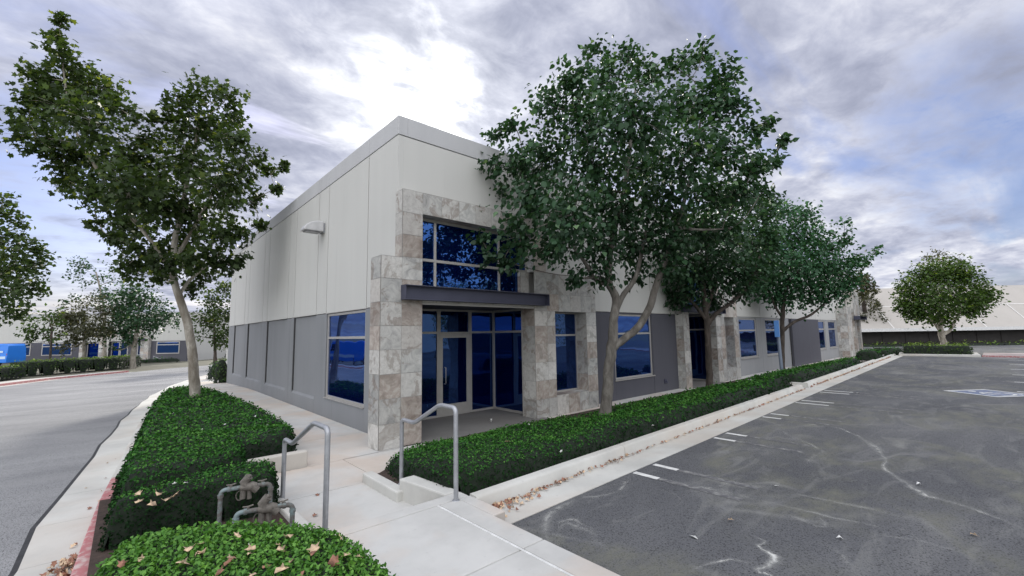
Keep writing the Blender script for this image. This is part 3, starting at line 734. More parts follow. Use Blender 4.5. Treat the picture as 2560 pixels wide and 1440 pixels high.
hedge('ground_cover_hedge', 'long low green hedge between the street kerb and the walk, pale tree in it', 'hedge', h4, lambda x, y: max(zl(y)+.1, -.3), lambda x, y: .36-.020*max(0, y-9)+.01*min(x, 2.5)+(.13*math.exp(-((y-8.3)/1.1)**2) if x > 1.1 else 0)-.07*math.exp(-((y-11.2+.5*x)/.35)**2), 14, .03, 1900, 'leaf_bed', .16, .09, .04, 2.2)
# right-hand beds
fe = lambda x: ky(x)+GW+KW+.04
r1 = [(3.02,4.62),(3.25,fe(3.3)+.02)]+[(x, fe(x)+.02*math.sin(x*3)) for x in np.linspace(4, 16.6, 16)]+[(16.9,5.5),(16.2,6.5),(14.9,7.0),(12.5,7.05),(10.4,7.1),(8.3,7.35),(5.4,7.4),(4.7,7.45),(3.9,7.05),(3.1,6.4),(2.96,5.7)]
def topr(x, y):
    t = .47-.165*max(0, y-4.8)
    if x > 13: t += .10*min(1, (x-13)/3)*(1 if y < 6.2 else .2)
    if x < 5.5: t += .10*min(1, (5.5-x)/1.5)*max(0, min(1, (y-4.8)/1.2))
    dd = math.hypot(x-8.6, y-6.45); t -= .12*math.exp(-(dd/.6)**2)
    return max(t, .05)
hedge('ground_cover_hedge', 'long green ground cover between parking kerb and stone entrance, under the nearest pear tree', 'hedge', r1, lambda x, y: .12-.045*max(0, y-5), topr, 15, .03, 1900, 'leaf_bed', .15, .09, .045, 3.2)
r2 = [(18.05,5.05)]+[(x, fe(x)+.02) for x in np.linspace(18.6, 30.0, 10)]+[(30.9,5.4),(31.0,6.1),(30.2,6.7),(24,6.9),(18.9,6.95),(18.1,6.4)]
hedge('ground_cover_hedge', 'second low green bed beyond the drain gap, around the post with the blue sign', 'hedge', r2, .03, lambda x, y: .50-.2*max(0, y-5.3), 16, .032, 1100, 'leaf_bed', .2, .14, .035, 1.6)
hedge('round_shrub', 'small round dark shrub at the far end of the parking kerb', 'shrub', [(36.2,5.3),(37.6,5.3),(38.6,5.6),(38.6,6.4),(37.4,6.7),(36.2,6.3)], .1, .62, 17, .04, 700, 'leaf_bed', .4, .12, .05)
hedge('low_hedge', 'thin dark low hedge behind the small round shrub at the building end', 'hedge', [(40.5,5.4),(46.5,5.2),(47.2,5.8),(47.2,7.2),(46.4,7.2),(46.2,6.1),(40.8,6.1)], .1, .5, 18, .04, 500, 'leaf_bed', .25, .15, .03)
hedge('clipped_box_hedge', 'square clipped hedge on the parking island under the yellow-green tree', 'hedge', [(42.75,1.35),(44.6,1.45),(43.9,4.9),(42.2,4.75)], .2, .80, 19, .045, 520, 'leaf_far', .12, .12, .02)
# island
isl = MB(); isl.prism([(42.3,.95),(46.2,1.2),(45.0,5.3),(41.95,5.0)], 0, .24); tag(isl.build('parking_island', M['kerbc'], bevel=.03), kind='structure')
med = MB(); med.prism([(43.0,-14),(50,-14),(47.2,.9),(42.75,.9)], 0, .19); tag(med.build('median', mat_concrete('pinkish_concrete', (.36,.32,.31), (.34,.27,.26))), kind='structure')
rkk = MB(); rkk.prism([(42.86,-14),(42.998,-14),(42.748,.9),(42.61,.9)], 0, .2); tag(rkk.build('kerb', M['redpaint']), kind='structure')
# far left hedges: ground level z about -.77
zg = -.78
def PG(x, y): return tuple(GZ(x, y, zg)[:2])
b0, b1, b2 = np.array(PG(72, 939)), np.array(PG(300, 921.5)), np.array(PG(352, 915))
ux = np.array([.55,.83])
def off(p, k): return tuple(np.array(p)+k*np.array([-.70,.72]))
hedge('clipped_box_hedge', 'long square clipped hedge across the street, in front of the far building', 'hedge', [tuple(b0),tuple(b1),tuple(b2),off(b2,2.4),off(b1,2.2),off(b0,2.2)], zg, zg+1.12, 20, .06, 300, 'leaf_far', .1, .2, .02)
c0, c1 = np.array(PG(-60, 958)), np.array(PG(66, 941))
hedge('clipped_box_hedge', 'shorter clipped hedge at the far left edge beside the blue van', 'hedge', [tuple(c0),tuple(c1),off(c1,1.5),off(c0,1.5)], zg, zg+.85, 21, .06, 300, 'leaf_far', .15, .18, .03)
d0, d1 = np.array(PG(358, 907)), np.array(PG(455, 903))
hedge('low_hedge', 'low dark hedge below the steps of the far building', 'hedge', [tuple(d0),tuple(d1),off(d1,1.6),off(d0,1.6)], zg, zg+.42, 22, .08, 120, 'leaf_bed', .3, .25, .03)
e0 = np.array(PG(560, 912))
def blob(cx, cy, rx, ry, n=12): return [(cx+rx*math.cos(t), cy+ry*math.sin(t)) for t in np.linspace(0, 2*math.pi, n, endpoint=False)]
hedge('round_shrub', 'round dark shrub beside the walk beyond the building corner', 'shrub', blob(4.75,31.5,.9,.9), -.3, .72, 23, .05, 500, 'leaf_bed', .5, .12, .05)
hedge('upright_shrub', 'narrow upright green shrub against the far corner of the cream wall', 'shrub', blob(3.95,27.2,.33,.42), -.15, 1.05, 24, .05, 700, 'leaf_far', .3, .08, .05)
hedge('low_hedge', 'dark hedge across the road end, right of the leaning pale trunk', 'hedge', [tuple(PG(508,893)),tuple(PG(575,893)),off(PG(575,893),3),off(PG(508,893),3)], zg, zg+1.5, 25, .09, 90, 'leaf_bed', .4, .35, .05)
gst = [(58.5,13.4),(58.9,12.2),(69.5,.4),(80,-11.3),(86,-18),(88,-16),(71.4,.6),(60.4,13)]
o = hedge('grass_strip', None, None, [(58.2,12.0),(69.2,-.2),(88,-21),(90,-19.4),(70.4,1.2),(59.6,13.4)], .08, .32, 26, .09, 60, 'leaf_far', .5, .4, .05); o['kind'] = 'stuff'
o['label'] = 'rough green ground cover strip below the dark far wall'; o['category'] = 'grass'

# ================================================================ TREES
def tree(name, label, D0, limbs, lobes, leaf, lw, tmpl, mat, bark, seed , lai=1.5, per=14, droop=.25, group=None, stub=.05, shr=1., base=None):
    """limbs: list of [(px, py, dD, radius) ...]; lobes: (px, py, rpx, dD). Depth axis is the direction away from the photographer."""
    rs = RS(seed); rnd = random.Random(seed)
    k = D0/F
    root = np.array(base) if base is not None else None
    L3 = []
    for lb in limbs: L3.append([(PD(a, b, D0+d), r) for a, b, d, r in lb])
    b0 = L3[0][0][0]
    if root is not None:
        sh = root-b0
    else: root = b0
    e = empty(name, tuple(root), label, 'tree', group)
    tm = MB(); nodes = []
    for li, lb in enumerate(L3):
        pts = [p for p, r in lb]; rr = [r for p, r in lb]
        # smooth subdivide
        P2, R2 = [], []
        for i in range(len(pts)-1):
            p0 = pts[max(i-1,0)]; p1 = pts[i]; p2 = pts[i+1]; p3 = pts[min(i+2,len(pts)-1)]
            for t in (0,.25,.5,.75):
                q = .5*((2*p1)+(-p0+p2)*t+(2*p0-5*p1+4*p2-p3)*t*t+(-p0+3*p1-3*p2+p3)*t**3)
                q = q+rs.normal(size=3)*rr[i]*.07
                P2.append(q); R2.append((rr[i]*(1-t)+rr[i+1]*t)*(1+rs.uniform(-.05,.05)))
        P2.append(pts[-1]); R2.append(rr[-1])
        if li == 0: R2[0] *= 1.3; R2[1] *= 1.1; P2.insert(0, P2[0]-np.array([0,0,.35])); R2.insert(0, R2[0]*1.15)
        tm.tube(P2, R2, 12 if li == 0 else 9)
        for i, (p, r) in enumerate(zip(P2, R2)):
            if li > 0 or i > len(P2)*.55: nodes.append((p, r))
    # knots
    TP, TN, TL, TC = [], [], [], []
    br = MB()
    cs = []
    for (a, b, rp, dd) in lobes:
        r = rp*k*shr*(1.45 if rp < 20 else 1); c = PD(a, b, D0+dd)
        cs.append((c, r))
    order = sorted(range(len(cs)), key=lambda i: cs[i][0][2])
    mz = min(c[2]-r for c, r in cs); Mz = max(c[2]+r for c, r in cs); ctr = sum(c for c, r in cs)/len(cs)
    for i in order:
        c, r = cs[i]
        best = min(nodes, key=lambda nd: np.linalg.norm(nd[0]-c)+ .9*max(0, nd[0][2]-c[2]+.1*r))
        p0, r0 = best; dist = np.linalg.norm(c-p0); m = 6
        r0 = min(r0*.7, .02+.03*dist); path = []; rr = []
        bend = rs.normal(size=3)*dist*.07+np.array([0,0,-dist*.10*rs.rand()])
        for j in range(m+1):
            t = j/m; path.append(p0+(c-p0)*t+bend*math.sin(math.pi*t)); rr.append(max(r0*(1-t)+.011*t*(1+stub), .007))
        if dist > .15:
            br.tube(path, rr, 6); nodes += [(p, q) for p, q in zip(path[2:], rr[2:])]
        lf = leaf*lw*leaf*.62; nl = int(2.1*lai*math.pi*r*r/lf*(.33 if r < 20*k*1.3 else 1)); nt = max(6, nl//per)
        u = norm(rs.normal(size=(nt,3))); rad = r*(rs.uniform(.25,1,nt)**.5)*(1+.10*rs.normal(size=nt))
        rad *= 1+.22*(rs.rand(nt) > .9)
        tipp = c+u*rad[:,None]*np.array([1,1,.95])
        st = c+u*(rad*.25)[:,None]+rs.normal(size=(nt,3))*r*.06
        bm = np.array(path[-2]); 
        for q in range(nt):
            s_, t_ = st[q], tipp[q]; ln = np.linalg.norm(t_-s_)
            if q % 6 == 0 and ln > .2:
                mid = (s_+t_)/2+np.array([0,0,.05*ln]); br.tube([c, mid, t_], [.010, .007, .004], 3, caps=False)
            g_ = rs.rand(per)**.7; pp = s_+(t_-s_)*g_[:,None]*1.05+rs.normal(size=(per,3))*min(.16*r+.03, leaf*1.6)
            TP.append(pp); o_ = norm((pp-c)*.7+(pp-ctr)*.3); TN.append(o_)
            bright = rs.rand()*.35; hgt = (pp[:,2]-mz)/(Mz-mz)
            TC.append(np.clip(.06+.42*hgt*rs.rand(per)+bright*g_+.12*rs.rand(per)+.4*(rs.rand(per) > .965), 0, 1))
    P = np.concatenate(TP); Nn = np.concatenate(TN); col = np.concatenate(TC); n = len(P)
    sz = leaf*rs.uniform(.55, 1.35, n)
    ax = Nn*.8+np.array([0,0,-droop*2])
    V, idx, kk = leaf_geo(P, Nn*.35+np.array([0,0,.7]), sz, sz*lw, tmpl, rs, .75, ax)
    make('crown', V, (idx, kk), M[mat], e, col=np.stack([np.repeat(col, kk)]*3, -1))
    tm.build('trunk', M[bark], e, True); br.build('branch', M[bark], e, True)
    return e, n

def jl(lobes, seed, amt=.9):
    rs = RS(seed); return [(a, b, r, d+rs.uniform(-1,1)*amt*r*.010) for a, b, r, d in lobes]

SY = [(155,48,20,0),(150,85,32,0),(148,130,46,0),(110,195,62,0),(185,180,66,0),(245,225,70,0),(75,270,52,0),(145,265,78,.5),(225,300,82,-.5),(295,270,48,0),(95,350,62,0),(170,370,75,0),
      (255,400,90,0),(330,390,66,.6),(170,450,58,0),(245,490,70,0),(320,480,92,-.7),(390,430,80,.7),(445,250,40,0),(500,235,58,0),(560,255,62,0),(455,320,76,0),(530,330,84,.6),(590,345,60,0),(600,430,66,0),
      (480,410,96,-.6),(560,480,88,0),(400,520,96,.5),(480,530,92,.8),(330,560,70,0),(640,390,36,0),(675,425,24,0),(635,500,36,0),(650,560,24,0),(610,575,40,0),(540,590,64,0),(440,610,74,.6),(365,630,60,-.4),
      (300,600,44,0),(320,670,44,0),(400,690,40,.8),(500,675,50,.9),(560,660,42,0),(600,645,26,0),(480,720,34,1),(250,560,30,0),(430,655,46,-.6),(470,650,44,-.7),(395,655,34,-.6),(520,640,40,-.6),(700,415,14,0),(375,350,44,.5),(400,300,26,0),(340,300,30,0),(690,470,12,0),(60,310,30,0),(200,250,40,.4)]
tree('plane_tree', 'tall pale-barked plane tree leaning left over the street, growing in the long left hedge', 14.5,
     [[(490,1012,0,.17),(486,940,0,.148),(479,870,0,.135),(466,800,0,.125),(446,735,0,.112),(432,680,0,.10),(436,610,0,.085),(455,520,.2,.08),(480,400,.2,.05),(500,300,.2,.03)],
      [(433,690,0,.06),(410,650,-.3,.055),(375,600,-.3,.05),(320,530,-.3,.045),(240,420,-.1,.05),(180,300,0,.035),(152,120,0,.015)],
      [(447,740,0,.06),(470,705,.3,.05),(515,665,.4,.04),(570,610,.3,.03)], [(436,650,0,.07),(490,560,.3,.05),(550,450,.3,.03)]],
     jl(SY, 3, 1.3), .16, .85, T_STAR, 'leaf_syc', 'bark_syc', 31, 1.25, 12, .15, shr=.86)

PE = [(1490,130,34,0),(1570,140,44,0),(1440,200,66,0),(1520,210,84,0),(1610,190,58,.5),(1690,170,50,0),(1755,140,48,0),(1800,190,52,0),(1385,270,74,0),(1480,300,110,.5),(1590,300,112,-.6),(1700,260,90,.5),(1780,270,84,0),(1840,260,48,0),
      (1240,330,38,0),(1285,310,36,0),(1235,410,44,0),(1300,400,66,0),(1370,390,90,0),(1480,420,110,-.9),(1600,420,110,.8),(1710,390,104,-.5),(1800,380,84,0),(1870,330,44,0),(1910,310,26,0),(1880,420,56,0),(1930,400,34,0),(1955,350,16,0),
      (1260,490,50,0),(1330,500,84,-.3),(1430,540,104,-.8),(1550,530,104,.5),(1660,520,104,-.6),(1770,490,94,0),(1850,490,54,0),(1905,480,32,0),(1300,590,66,-.5),(1390,610,78,-.5),(1500,620,72,-.5),(1590,620,70,0),(1680,610,74,.4),
      (1225,640,26,-1.2),(1265,655,34,-1.1),(1205,600,18,-1),(1440,690,34,-.3),(1500,690,44,0),(1600,685,40,-.2),(1680,680,40,0),(1750,580,64,.3),(1830,570,44,0)]
tree('pear_tree', 'nearest dark green pear tree in front of the stone entrance, its grey trunk forking low', 10.5,
     [[(1512,1050,0,.155),(1517,990,0,.135),(1523,920,0,.122),(1530,865,0,.13),(1534,800,0,.105),(1540,745,0,.095),(1522,700,0,.085),(1530,600,0,.07),(1560,480,0,.055),(1580,320,0,.035),(1590,200,0,.015)],
      [(1530,872,0,.10),(1560,848,0,.095),(1600,812,0,.09),(1625,765,0,.085),(1645,700,0,.08),(1668,640,0,.07),(1700,540,.1,.055),(1735,400,.2,.035),(1760,240,.2,.015)],
      [(1537,780,0,.08),(1560,735,.1,.065),(1590,690,.2,.055),(1610,600,.3,.04),(1640,460,.4,.02)],
      [(1528,712,0,.06),(1490,700,-.1,.05),(1465,660,-.2,.045),(1420,600,-.3,.035),(1350,500,-.3,.02)]],
     jl(PE, 5, 1.3), .115, .80, T_PEAR, 'leaf_pear', 'bark_pear', 32, 1.15, 14, .3, shr=.89)
P3 = [(1800,500,60,0),(1860,500,66,0),(1915,520,50,0),(1720,590,80,0),(1800,590,96,-.5),(1880,590,84,.5),(1930,600,46,0),(1700,680,76,0),(1780,680,90,.4),(1860,680,80,-.5),(1920,670,48,0),(1680,740,40,0),(1730,745,44,0),(1790,745,40,.6),(1850,735,40,.2)]
tree('pear_tree', 'second pear tree along the parking kerb, dark crown merging behind the nearest one', 15.7,
     [[(1774,975,0,.125),(1773,920,0,.112),(1770,860,0,.105),(1768,810,0,.11),(1762,760,0,.09),(1760,700,0,.07),(1770,600,0,.04)],
      [(1768,815,0,.08),(1790,785,0,.075),(1830,755,0,.06),(1870,715,0,.05),(1900,640,0,.03)],[(1766,800,0,.08),(1740,765,0,.06),(1705,725,0,.045),(1690,640,0,.03)],[(1765,780,0,.07),(1785,720,0,.05),(1820,620,0,.03)]],
     jl(P3, 6, 1.2), .13, .8, T_PEAR, 'leaf_pear', 'bark_dark', 33, 1.1, 13, .3, shr=.9)
P4 = [(1960,530,40,0),(2010,540,44,0),(1930,590,50,0),(1990,600,70,0),(2050,600,50,0),(1900,660,50,0),(1960,670,84,-.5),(2040,670,80,.4),(2100,670,46,0),(1900,720,44,0),(1960,735,54,0),(2040,735,56,0),(2100,725,40,0),(2080,610,24,0),(2110,560,24,0),(2108,600,26,0),(2135,650,30,0),(2165,655,20,0),(2190,625,12,0),(2130,700,28,0)]
tree('pear_tree', 'third pear tree with brighter green crown, behind the post carrying the blue sign', 21.,
     [[(1957,938,0,.11),(1956,880,0,.105),(1955,820,0,.10),(1957,790,0,.10),(1962,740,0,.08),(1985,640,0,.045)],[(1957,828,0,.08),(1985,805,0,.07),(2030,785,0,.055),(2080,740,0,.04)],[(1957,795,0,.06),(1935,760,0,.05),(1915,700,0,.03)]],
     jl(P4, 7), .14, .8, T_PEAR, 'leaf_green', 'bark_dark', 34, 1.0, 10, .3)
ISL = [(2270,720,36,0),(2262,765,30,0),(2320,690,48,0),(2380,680,46,0),(2410,690,30,0),(2320,750,60,0),(2390,745,60,0),(2280,790,26,0),(2440,700,26,0),(2450,740,40,0),(2475,735,18,0),(2430,775,30,0),(2350,790,34,0),(2300,780,30,0),(2440,680,14,0)]
tree('island_tree', 'yellow-green round tree with pale forked trunk on the parking island', 33.2,
     [[(2361,868,0,.22),(2357,850,0,.19),(2352,830,0,.19),(2350,800,0,.14),(2345,750,0,.08)],[(2356,838,0,.12),(2375,825,0,.11),(2388,800,0,.09),(2405,770,0,.06)],[(2352,832,0,.09),(2338,812,0,.07),(2320,785,0,.05)]],
     jl(ISL, 8, .8), .20, .8, T_OVAL, 'leaf_yel', 'bark_syc', 35, 2.0, 9, .1, shr=.92)
def conifer(px, pb, pt, w, gaps=0, seed=0):
    rs = RS(seed); L = []; y = pt
    while y < pb:
        t = (y-pt)/(pb-pt); r = w*(.25+.75*t)
        for s_ in (-1, 0, 1): L.append((px+s_*r*rs.uniform(.45,1), y+rs.uniform(-6,6), max(7, r*.30*rs.uniform(.7,1.2)), rs.uniform(-1.5,1.5)))
        y += max(9, r*.30)
    return L
tree('pine_tree', 'olive brown pine beyond the far end of the office, layered open branches', 50,
     [[(2168,868,0,.32),(2166,820,0,.27),(2160,760,0,.2),(2150,700,0,.08)],[(2176,866,0,.2),(2178,820,0,.18),(2178,780,0,.1)]], conifer(2160,815,690,48,0,3)+[(2135,700,16,0),(2200,790,14,0),(2205,830,10,0)], .34, .5, T_OVAL, 'leaf_brown', 'bark_dark', 36, 1.3, 9, .0)
tree('pine_tree', 'taller grey-green pine showing above the island tree', 55,
     [[(2352,866,0,.35),(2352,760,0,.28),(2348,660,0,.12)]], [(2345,655,22,0),(2315,660,14,0),(2380,655,16,0),(2348,632,12,0),(2400,652,10,0),(2325,645,12,0),(2345,690,30,0),(2300,700,20,0),(2400,700,22,0),(2290,800,18,0),(2270,800,12,0),(2330,810,14,0)], .34, .5, T_OVAL, 'leaf_brown', 'bark_dark', 37, 1.2, 9, .0)
# left background
tree('plane_tree', 'dark plane tree cropped by the left edge, overhanging the blue van', 30,
     [[(-60,940,0,.25),(-55,850,0,.2),(-30,740,0,.15),(0,600,0,.08)],[(-40,760,0,.1),(30,720,0,.07),(70,660,0,.04)]],
     jl([(5,505,34,0),(30,540,28,0),(60,560,20,0),(20,600,50,0),(70,620,34,0),(100,640,18,0),(20,670,52,0),(80,670,38,0),(60,720,44,0),(0,740,50,0),(95,720,20,0),(-40,650,80,0),(-50,560,60,0),(30,780,30,0),(0,800,26,0)], 9), .27, .9, T_OVAL, 'leaf_syc', 'bark_syc', 38, 1.2, 9, .1)
tree('young_tree', 'small thin tree right of the blue van behind the clipped hedge', 41,
     [[(122,930,0,.10),(127,870,0,.09),(130,820,0,.06)],[(128,865,0,.05),(110,835,0,.04),(95,815,0,.02)]], [(95,800,20,0),(125,795,18,0),(80,825,18,0),(115,825,20,0),(60,790,12,0),(140,845,12,0),(70,850,12,0)], .26, .8, T_OVAL, 'leaf_yel', 'bark_dark', 39, 1.0, 8, .1)
tree('young_tree', 'olive and yellow tinged tree in the middle of the far clipped hedge', 44,
     [[(208,925,0,.16),(210,870,0,.13),(212,820,0,.09)]], [(212,755,20,0),(200,790,34,0),(240,745,16,0),(255,780,18,0),(180,800,28,0),(230,820,40,0),(190,840,36,0),(150,800,18,0),(130,850,16,0),(265,830,20,0),(160,870,16,0),(150,780,12,0)], .26, .7, T_OVAL, 'leaf_brown', 'bark_syc', 40, 1.2, 9, .1)
tree('plane_tree', 'tall thin grey-green tree behind the olive tree, its top bare against the sky', 52,
     [[(262,925,0,.2),(262,850,0,.18),(258,760,0,.13),(240,680,0,.06)]], [(205,665,18,0),(185,690,12,0),(215,700,20,0),(250,700,24,0),(270,740,30,0),(190,745,14,0),(165,755,10,0),(235,760,24,0),(290,700,22,0),(280,660,16,0),(300,780,30,0)], .30, .7, T_OVAL, 'leaf_pear', 'bark_syc', 41, .9, 9, .1)
tree('plane_tree', 'dark spreading plane tree with pale trunk in front of the far building entrance', 46,
     [[(331,925,0,.26),(334,880,0,.22),(340,840,0,.17),(345,780,0,.1)],[(334,870,0,.12),(315,850,0,.1),(295,810,0,.06)]], [(330,730,36,0),(300,770,36,0),(350,760,44,0),(310,810,40,0),(360,800,44,0),(400,790,34,0),(430,810,24,0),(270,830,26,0),(280,870,20,0),(330,840,26,0),(400,760,20,0),(440,790,14,0),(380,830,24,0)], .28, .8, T_OVAL, 'leaf_pear', 'bark_syc', 42, 1.2, 9, .1)
tree('plane_tree', 'dark bushy tree between the leaning pale trunk and the cream wall', 42,
     [[(538,900,0,.14),(537,860,0,.12),(535,800,0,.08)]], [(535,760,30,0),(560,720,26,0),(520,800,30,0),(560,790,34,0),(500,840,20,0),(550,840,32,0),(580,750,22,0),(515,730,16,0),(585,830,20,0),(505,790,16,0),(560,860,16,0)], .26, .8, T_OVAL, 'leaf_syc', 'bark_dark', 43, 1.4, 9, .1)
# ================================================================ HANDRAILS
def fillet(pts, rad=.07, n=5):
    out = [Vector(pts[0])]
    for i in range(1, len(pts)-1):
        a, b, c = Vector(pts[i-1]), Vector(pts[i]), Vector(pts[i+1]); d1 = (a-b).normalized(); d2 = (c-b).normalized()
        r = min(rad, (a-b).length*.45, (c-b).length*.45); p, q = b+d1*r, b+d2*r
        for k in range(n+1): t = k/n; out.append(p*(1-t)**2+b*2*t*(1-t)+q*t*t)
    out.append(Vector(pts[-1])); return out
def rail(X, near, far, topn, kn1, kn2, botf, label):
    """all given as (y, z) in the plane x = X"""
    e = empty('handrail', (X, near[0], near[1]), label, 'handrail', None)
    pts = [(X, near[0], near[1]-.1), (X, near[0], topn[1]), (X, topn[0], topn[1]+.0), (X, kn1[0], kn1[1]), (X, kn2[0], kn2[1]), (X, far[0], far[1]-.1)]
    m = MB(); m.tube(fillet(pts, .07), .027, 14); m.build('rail_tube', M['galv'], e, True)
    for (y, z) in (near, far):
        c = MB(); c.tube([(X,y,z-.003),(X,y,z+.008)], [.045,.04], 14); c.build('base_collar', M['galv'], e, True)
    return e
def yz(x, y, X): p = PX(x, y, X); return (p[1], p[2])
XR, XL = 2.93, 1.60
nb = GZ(1140,1250,.255); XR = nb[0]
a1 = yz(1100,1012,XR); k1 = yz(1036,1057,XR); k2 = yz(1006,1052,XR); fbR = yz(1003,1218,XR)
tR = yz(1137,1012,XR)
rail(XR, (nb[1], .25), (fbR[0], .125), (a1[0], a1[1]), k1, (fbR[0], k1[1]-.0), None, 'galvanised handrail on the right of the step, in front of the stone pier')
XL = GZ(813,1312,.25)[0]
yn = GZ(813,1312,.25)[1]
a2 = yz(786,1057,XL); k3 = yz(731,1109,XL); fbL = yz(706,1256,XL)
rail(XL, (yn, .10), (fbL[0], .02), a2, k3, (fbL[0], k3[1]), None, 'galvanised handrail on the left of the step, beside the rusty valves')
print('rails', XR, nb, a1, k1, fbR, '|', XL, yn, a2, k3, fbL)

# ================================================================ IRRIGATION VALVES
M['verdi'] = mat_worn('weathered_copper_pipe', (.20,.26,.265), (.12,.11,.10), .53)
M['brass'] = mat_plain('weathered_brass_valve', (.17,.155,.135), .7, .4, .3, 30, .3)
def valve(A, B, zb, label, seed):
    A = Vector(A); B = Vector(B); e = empty('irrigation_valve', (A.x, A.y, zb), label, 'water valve', 'backflow valves in the planting bed')
    d = (B-A); L = d.length; u = d.normalized(); up = Vector((0,0,1)); s_ = u.cross(up)
    pp = MB(); pp.tube(fillet([(A.x,A.y,zb),tuple(A),tuple(B),(B.x,B.y,zb)], .055), .0225, 12); pp.build('pipe', M['verdi'], e, True)
    for p, q in ((A-up*.075, A-up*.045),(B-up*.075, B-up*.045),(A+u*.06, A+u*.09),(B-u*.09, B-u*.06)): fit = MB(); fit.tube([tuple(p), tuple(q)], .030, 12); fit.build('coupling', M['verdi'], e, True)
    c = A+u*L*.55; b = MB()
    b.tube([tuple(A+u*L*.38), tuple(A+u*L*.44), tuple(A+u*L*.62), tuple(A+u*L*.72)], [.028,.044,.05,.030], 12)
    b.tube([tuple(c-u*.02), tuple(c-u*.045+up*.05-s_*.01), tuple(c+u*.0+up*.105)], [.046,.048,.043], 12)     # inclined bonnet
    b.tube([tuple(c+u*.0+up*.105), tuple(c+u*.012+up*.122)], [.022,.02], 8)
    b.tube([tuple(c+u*.03), tuple(c+u*.085-up*.05)], [.046,.044], 12)
    b.build('valve_body', M['brass'], e, True)
    w = MB(); w.tube([tuple(c-u*.05-up*.02), tuple(c-u*.055-up*.12)], [.028,.03], 12)
    ring = [tuple(c-u*.085+up*(-.09+.05*math.sin(t))+u*.035*math.cos(t)-s_*.02) for t in np.linspace(0, 2*math.pi, 14)]
    w.tube(ring, .006, 6); w.tube([tuple(c+u*.0-up*.02), tuple(c+u*.01-up*.13)], [.02,.024], 10); w.build('relief_port', M['brass'], e, True)
    for t in (.2, .82):
        q = A+u*L*t; h = MB(); h.tube([tuple(q), tuple(q+up*.04)], .013, 8); h.tube([tuple(q+up*.045-u*.045), tuple(q+up*.04), tuple(q+up*.052+u*.045)], [.007,.009,.007], 6); h.build('handle', M['brass'], e, True)
valve(GZ(552,1226,.47), GZ(677,1208,.47)+np.array([.0,.0,0]), .02, 'rusty irrigation valve with a pale ring, in front of the dark hedge face', 1)
valve(GZ(590,1283,.46), GZ(732,1260,.46), .02, 'rusty irrigation valve nearest the walk, half hidden by the front hedge', 2)
valve(GZ(520,1176,.30), GZ(640,1160,.30), .02, 'rusty irrigation valve peeking up behind the middle hedge', 3)

# ================================================================ SIGN POST
sp = empty('sign_post', tuple(GZ(1955,930,.12)), 'grey post with narrow blue sign, in front of the third pear tree', 'sign')
b0 = GZ(1955,930,.12); zt = PD(1944,800,float((b0-CAM)@FW))[2]
m = MB(); m.tube([(b0[0],b0[1],-.1),(b0[0]-.06,b0[1]+.03,zt)], .075, 12); m.build('post', mat_plain('blue_grey_post', (.20,.24,.30), .5, .3), sp, True)
m = MB(); m.box(b0[0]-.21, b0[0]-.17, b0[1]-.09, b0[1]+.12, zt-.80, zt-.02); m.build('sign_panel', mat_plain('blue_sign', (.10,.26,.60), .45, 0, .05), sp, bevel=.01)

# ================================================================ ROAD MARKINGS
mk = MB(); wn = MB()
def strip(mb, p, q, w, z=.104):
    p = np.array(p, float); q = np.array(q, float); d = (q-p)/np.linalg.norm(q-p); n_ = np.array([-d[1], d[0]])*w/2
    mb.quad((*(p-n_), z), (*(q-n_), z), (*(q+n_), z), (*(p+n_), z))
for x in (5.85, 8.68, 11.45, 14.2, 17.0):
    for k_ in (-.27, .27):
        strip(mk, (x+k_, ky(x)-.04), (x+k_, ky(x)-(.42 if x < 12 else .8)), .10); strip(wn, (x+k_, ky(x)-(.43 if x < 12 else .81)), (x+k_, ky(x)-(1.5 if x < 12 else 2.4)), .10)
for x in (20.5, 24, 27.5, 31, 35, 39):
    strip(wn, (x, 3.9), (x, -.2), .12)
    strip(mk, (x, -.2), (x, -.9), .14)
tag(mk.build('parking_marking', M['white']), kind='structure'); tag(wn.build('parking_marking_worn', M['worn']), kind='structure')
def mat_tide():
    t = NT('mineral_tide_mark'); p = t.pos(); a = t.n('ShaderNodeVertexColor', layer_name='vc'); sep = t.n('ShaderNodeSeparateColor'); t.l(a.outputs[0], sep.inputs[0])
    f = t.math('MULTIPLY', t.math('POWER', sep.outputs[0], 1.6), t.ramp(t.noise(p, 7, 6, .75), [(.36, 0.), (.62, 1.)]))
    d = t.n('ShaderNodeBsdfDiffuse'); d.inputs[0].default_value = (.55,.55,.52,1); tr = t.n('ShaderNodeBsdfTransparent'); mx = t.n('ShaderNodeMixShader')
    t.l(f, mx.inputs[0]); t.l(tr.outputs[0], mx.inputs[1]); t.l(d.outputs[0], mx.inputs[2]); t.l(mx.outputs[0], t.out.inputs[0]); return t.m
M['tide'] = mat_tide()
tV = []; tF = []; tC = []
